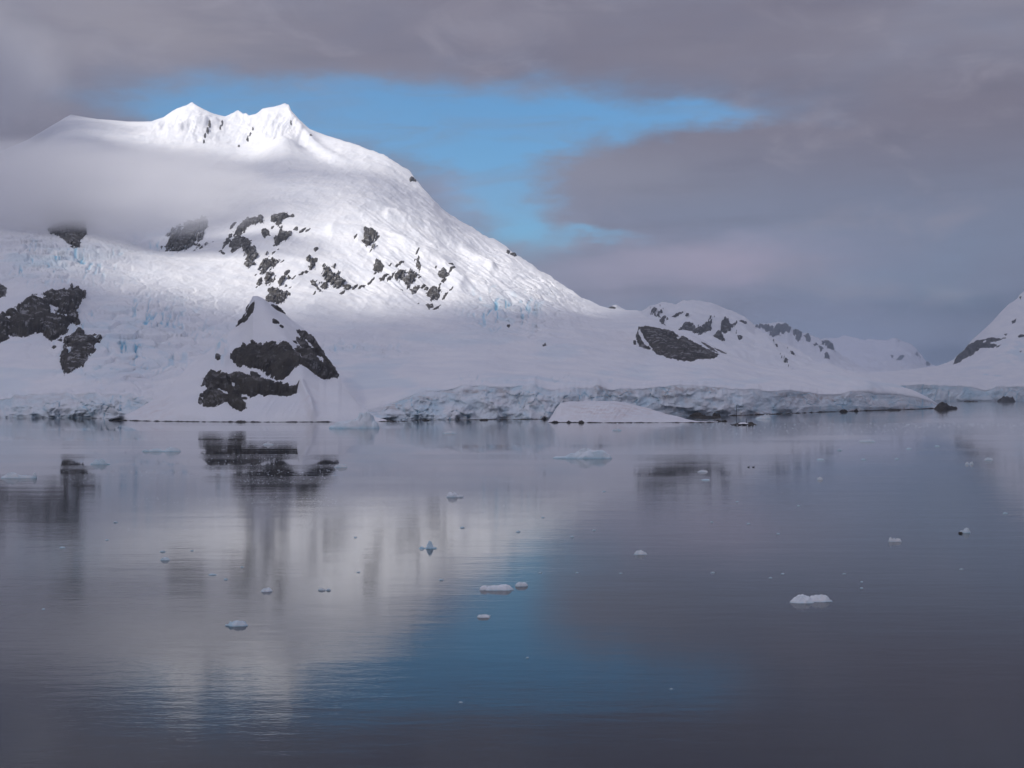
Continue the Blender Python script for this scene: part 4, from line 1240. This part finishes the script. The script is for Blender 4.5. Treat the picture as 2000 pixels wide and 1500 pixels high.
me = mesh_np("brash_ice", np.array(co), np.array(q), smooth=False, attrs={"ice": np.full(len(co), 0.12)})
tag(link("brash_ice", me, FLOE), "brash ice crumbs strewn in lines over the bay", "brash ice", kind="stuff")

# two dark seabirds resting on the water
BIRD = paint("dark_plumage", (0.022, 0.022, 0.028, 1))


def seabird(px, py, lab, flip):
    D = F * H / (py - HOR)
    root = bpy.data.objects.new("seabird", None)
    COL.objects.link(root)
    root.location = ((px - CX) / F * D, D, 0)
    root.rotation_euler = (0, 0, flip)
    root.scale = (0.8, 0.8, 0.8)
    tag(root, lab, "seabird", "seabirds on the bay")
    prof = [(-0.42, 0.02, 0.10), (-0.34, 0.05, 0.08), (-0.2, 0.13, 0.06), (0.0, 0.17, 0.06), (0.18, 0.15, 0.08), (0.28, 0.09, 0.16), (0.32, 0.06, 0.26), (0.36, 0.07, 0.34), (0.43, 0.06, 0.36), (0.48, 0.025, 0.35), (0.58, 0.008, 0.34)]
    co, q, sg = [], [], 10
    for (x, r, z) in prof:
        for i in range(sg):
            a = 2 * math.pi * i / sg
            co.append((x, r * math.cos(a), z + r * 0.85 * math.sin(a)))
    for j in range(len(prof) - 1):
        for i in range(sg):
            q.append((j * sg + i, j * sg + (i + 1) % sg, (j + 1) * sg + (i + 1) % sg, (j + 1) * sg + i))
    link("body", mesh_np("body", np.array(co), np.array(q)), BIRD, root)
    for s in (-1, 1):
        wv = [(0.16, s * 0.14, 0.12), (0.0, s * 0.185, 0.13), (-0.36, s * 0.07, 0.13), (-0.1, s * 0.14, 0.2), (0.12, s * 0.12, 0.19), (0.0, s * 0.20, 0.07)]
        link("wing", mesh_np("wing", np.array(wv), np.array([(0, 1, 2), (0, 2, 3), (0, 3, 4), (0, 5, 1)])), BIRD, root)


seabird(1462, 912.6, "dark seabird sitting on the calm water, left one of a pair", 0.4)
seabird(1471.5, 912.6, "dark seabird sitting on the calm water, right one of a pair", 0.1)


# ------------------------------------------------------------------ low cloud clinging to the slopes
def cloud_bank(px, py, D, rx, ry, rz, dens, label, seed, power=2.0, noise_sc=2.2, amp=0.9, color=(0.97, 0.97, 0.98, 1), soft=0.45):
    """a soft body of mist: closed body filled with uneven Principled Volume"""
    co = [(x, y, z) for z in (-1, 1) for y in (-1, 1) for x in (-1, 1)]
    q = [(0, 2, 3, 1), (4, 5, 7, 6), (0, 1, 5, 4), (2, 6, 7, 3), (0, 4, 6, 2), (1, 3, 7, 5)]
    m, g, o = new_mat("mist")
    oc = g.new('ShaderNodeTexCoord').outputs['Object']
    x, y, z = g.sep(oc)[0:3]
    p4 = lambda t: g.m('POWER', g.m('ABSOLUTE', t), power)
    r = g.m('POWER', g.add(g.add(p4(x), p4(y)), p4(z)), 1.0 / power)
    pos = g.new('ShaderNodeNewGeometry').outputs['Position']
    nz = g.noise(g.scale(g.vec(g.add(x, seed * 3.1), y, z), (1.6, 1.0, 1.0)), noise_sc, 7, 0.62)
    f = g.step(g.add(r, g.mul(g.sub(nz, 0.5), amp)), 0.98, soft, 0.0, 1.0)
    f = g.mul(f, g.step(r, 0.99, 0.8))
    v = g.new('ShaderNodeVolumePrincipled')
    v.inputs['Color'].default_value = color
    v.inputs['Anisotropy'].default_value = 0.1
    g.put(v.inputs['Density'], g.mul(f, dens))
    g.l.new(v.outputs[0], o.inputs['Volume'])
    me = mesh_np("low_cloud", np.array(co), np.array(q))
    ob = link("low_cloud", me, m, None, back(np.array(float(px)), np.array(float(py)), float(D)))
    ob.scale = (rx, ry, rz)
    return tag(ob, label, "cloud", kind="stuff")


cloud_bank(50, 372, 2080, 450, 190, 80, 0.014, "flat bank of pale cloud drifting across the mountain's left side", 1, power=3.2, noise_sc=2.3, amp=0.95, soft=0.5)
cloud_bank(-200, 160, 3450, 540, 280, 320, 0.011, "grey cloud swallowing the mountain's left shoulder", 2, power=2.2, noise_sc=1.5, amp=0.9, soft=0.05, color=(0.86, 0.86, 0.88, 1))
cloud_bank(1560, 606, 8800, 780, 420, 112, 0.0012, "thin mist hiding the top of the hazy jagged ridge", 3, power=2.2, amp=0.9, color=(0.80, 0.87, 0.97, 1), soft=0.2)
cloud_bank(1760, 700, 10000, 2900, 3100, 560, 9e-5, "bluish valley mist between the far mountains", 4, power=2.2, amp=0.3, color=(0.62, 0.78, 0.98, 1), soft=0.3)


# ------------------------------------------------------------------ added cloud deck out of view, shaped to steer sun and shade
def shade_cloud_deck():
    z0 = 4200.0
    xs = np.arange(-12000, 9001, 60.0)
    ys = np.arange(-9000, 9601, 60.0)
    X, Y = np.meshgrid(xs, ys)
    # zones to be sunlit: deck gaps are placed sunward of them, the rest shades
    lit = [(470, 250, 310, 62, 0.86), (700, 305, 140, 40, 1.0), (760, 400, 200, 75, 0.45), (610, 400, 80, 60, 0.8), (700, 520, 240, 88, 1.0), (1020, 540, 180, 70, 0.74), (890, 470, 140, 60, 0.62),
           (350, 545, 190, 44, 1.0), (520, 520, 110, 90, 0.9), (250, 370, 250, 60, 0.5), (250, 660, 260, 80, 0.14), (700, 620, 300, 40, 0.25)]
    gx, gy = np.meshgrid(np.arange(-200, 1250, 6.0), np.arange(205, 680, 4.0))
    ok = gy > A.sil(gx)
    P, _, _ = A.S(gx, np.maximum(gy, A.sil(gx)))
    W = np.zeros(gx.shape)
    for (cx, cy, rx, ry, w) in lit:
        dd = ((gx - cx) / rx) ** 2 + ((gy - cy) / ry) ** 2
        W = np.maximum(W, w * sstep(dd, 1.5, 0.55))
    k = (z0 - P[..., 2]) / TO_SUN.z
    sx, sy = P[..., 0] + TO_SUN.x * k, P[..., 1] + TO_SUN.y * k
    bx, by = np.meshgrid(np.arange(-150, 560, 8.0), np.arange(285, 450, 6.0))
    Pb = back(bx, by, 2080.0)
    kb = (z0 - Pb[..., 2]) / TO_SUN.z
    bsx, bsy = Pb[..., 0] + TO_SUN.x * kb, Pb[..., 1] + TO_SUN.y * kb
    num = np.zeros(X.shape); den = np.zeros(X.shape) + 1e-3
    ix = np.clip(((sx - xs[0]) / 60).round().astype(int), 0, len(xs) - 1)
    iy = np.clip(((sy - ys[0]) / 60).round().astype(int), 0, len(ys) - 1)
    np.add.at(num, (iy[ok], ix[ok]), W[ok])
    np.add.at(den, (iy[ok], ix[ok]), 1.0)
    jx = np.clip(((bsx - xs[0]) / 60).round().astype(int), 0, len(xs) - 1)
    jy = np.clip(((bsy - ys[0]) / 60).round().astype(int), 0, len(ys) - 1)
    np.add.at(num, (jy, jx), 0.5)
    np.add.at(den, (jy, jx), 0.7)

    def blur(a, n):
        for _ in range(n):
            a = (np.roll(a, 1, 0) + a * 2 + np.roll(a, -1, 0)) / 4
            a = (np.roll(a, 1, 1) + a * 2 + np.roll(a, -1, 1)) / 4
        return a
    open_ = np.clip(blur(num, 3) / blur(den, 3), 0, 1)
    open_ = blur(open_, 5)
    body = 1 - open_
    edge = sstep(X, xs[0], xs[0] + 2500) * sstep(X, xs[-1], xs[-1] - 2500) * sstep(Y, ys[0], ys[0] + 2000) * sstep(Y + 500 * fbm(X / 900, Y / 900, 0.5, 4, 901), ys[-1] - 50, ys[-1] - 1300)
    me = mesh_np("shade_clouds", np.stack([X, Y, z0 + 60 * fbm(X / 1200, Y / 1200, 0.1, 3, 900)], -1).reshape(-1, 3), grid_quads(len(ys), len(xs)), attrs={"cover": (body * edge).ravel()})
    m, g, o = new_mat("shade_cloud_deck")
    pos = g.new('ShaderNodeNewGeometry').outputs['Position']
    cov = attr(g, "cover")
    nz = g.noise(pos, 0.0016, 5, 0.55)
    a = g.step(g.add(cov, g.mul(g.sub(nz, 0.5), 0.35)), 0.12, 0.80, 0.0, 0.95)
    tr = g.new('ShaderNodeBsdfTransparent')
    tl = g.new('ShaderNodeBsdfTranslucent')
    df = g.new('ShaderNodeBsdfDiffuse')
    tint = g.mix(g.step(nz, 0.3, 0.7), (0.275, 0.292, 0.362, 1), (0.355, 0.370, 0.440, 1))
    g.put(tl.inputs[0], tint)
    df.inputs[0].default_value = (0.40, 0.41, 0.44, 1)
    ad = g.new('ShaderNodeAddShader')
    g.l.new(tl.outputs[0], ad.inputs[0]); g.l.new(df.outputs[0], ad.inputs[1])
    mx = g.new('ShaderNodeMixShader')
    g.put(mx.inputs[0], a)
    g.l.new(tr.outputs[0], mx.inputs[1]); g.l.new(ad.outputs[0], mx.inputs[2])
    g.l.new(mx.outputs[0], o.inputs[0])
    tag(link("shade_clouds", me, m), "unseen grey cloud deck overhead, added with gaps placed to sunlight the mountain", "cloud", kind="stuff")


shade_cloud_deck()


# ------------------------------------------------------------------ haze
def haze():
    x0, x1, y0, y1, z0, z1 = -14500, 14500, -6500, 18500, -8, 1130
    co = np.array([(x, y, z) for z in (z0, z1) for y in (y0, y1) for x in (x0, x1)], float)
    q = np.array([(0, 2, 3, 1), (4, 5, 7, 6), (0, 1, 5, 4), (2, 6, 7, 3), (0, 4, 6, 2), (1, 3, 7, 5)])
    m, g, o = new_mat("haze")
    v = g.new('ShaderNodeVolumePrincipled')
    v.inputs['Color'].default_value = (0.72, 0.84, 1.0, 1)
    v.inputs['Density'].default_value = 4.5e-5
    v.inputs['Anisotropy'].default_value = 0.2
    g.l.new(v.outputs[0], o.inputs['Volume'])
    tag(link("haze", mesh_np("haze", co, q, smooth=False), m), "thin bluish air over the bay and mountains", "haze", kind="stuff")


haze()
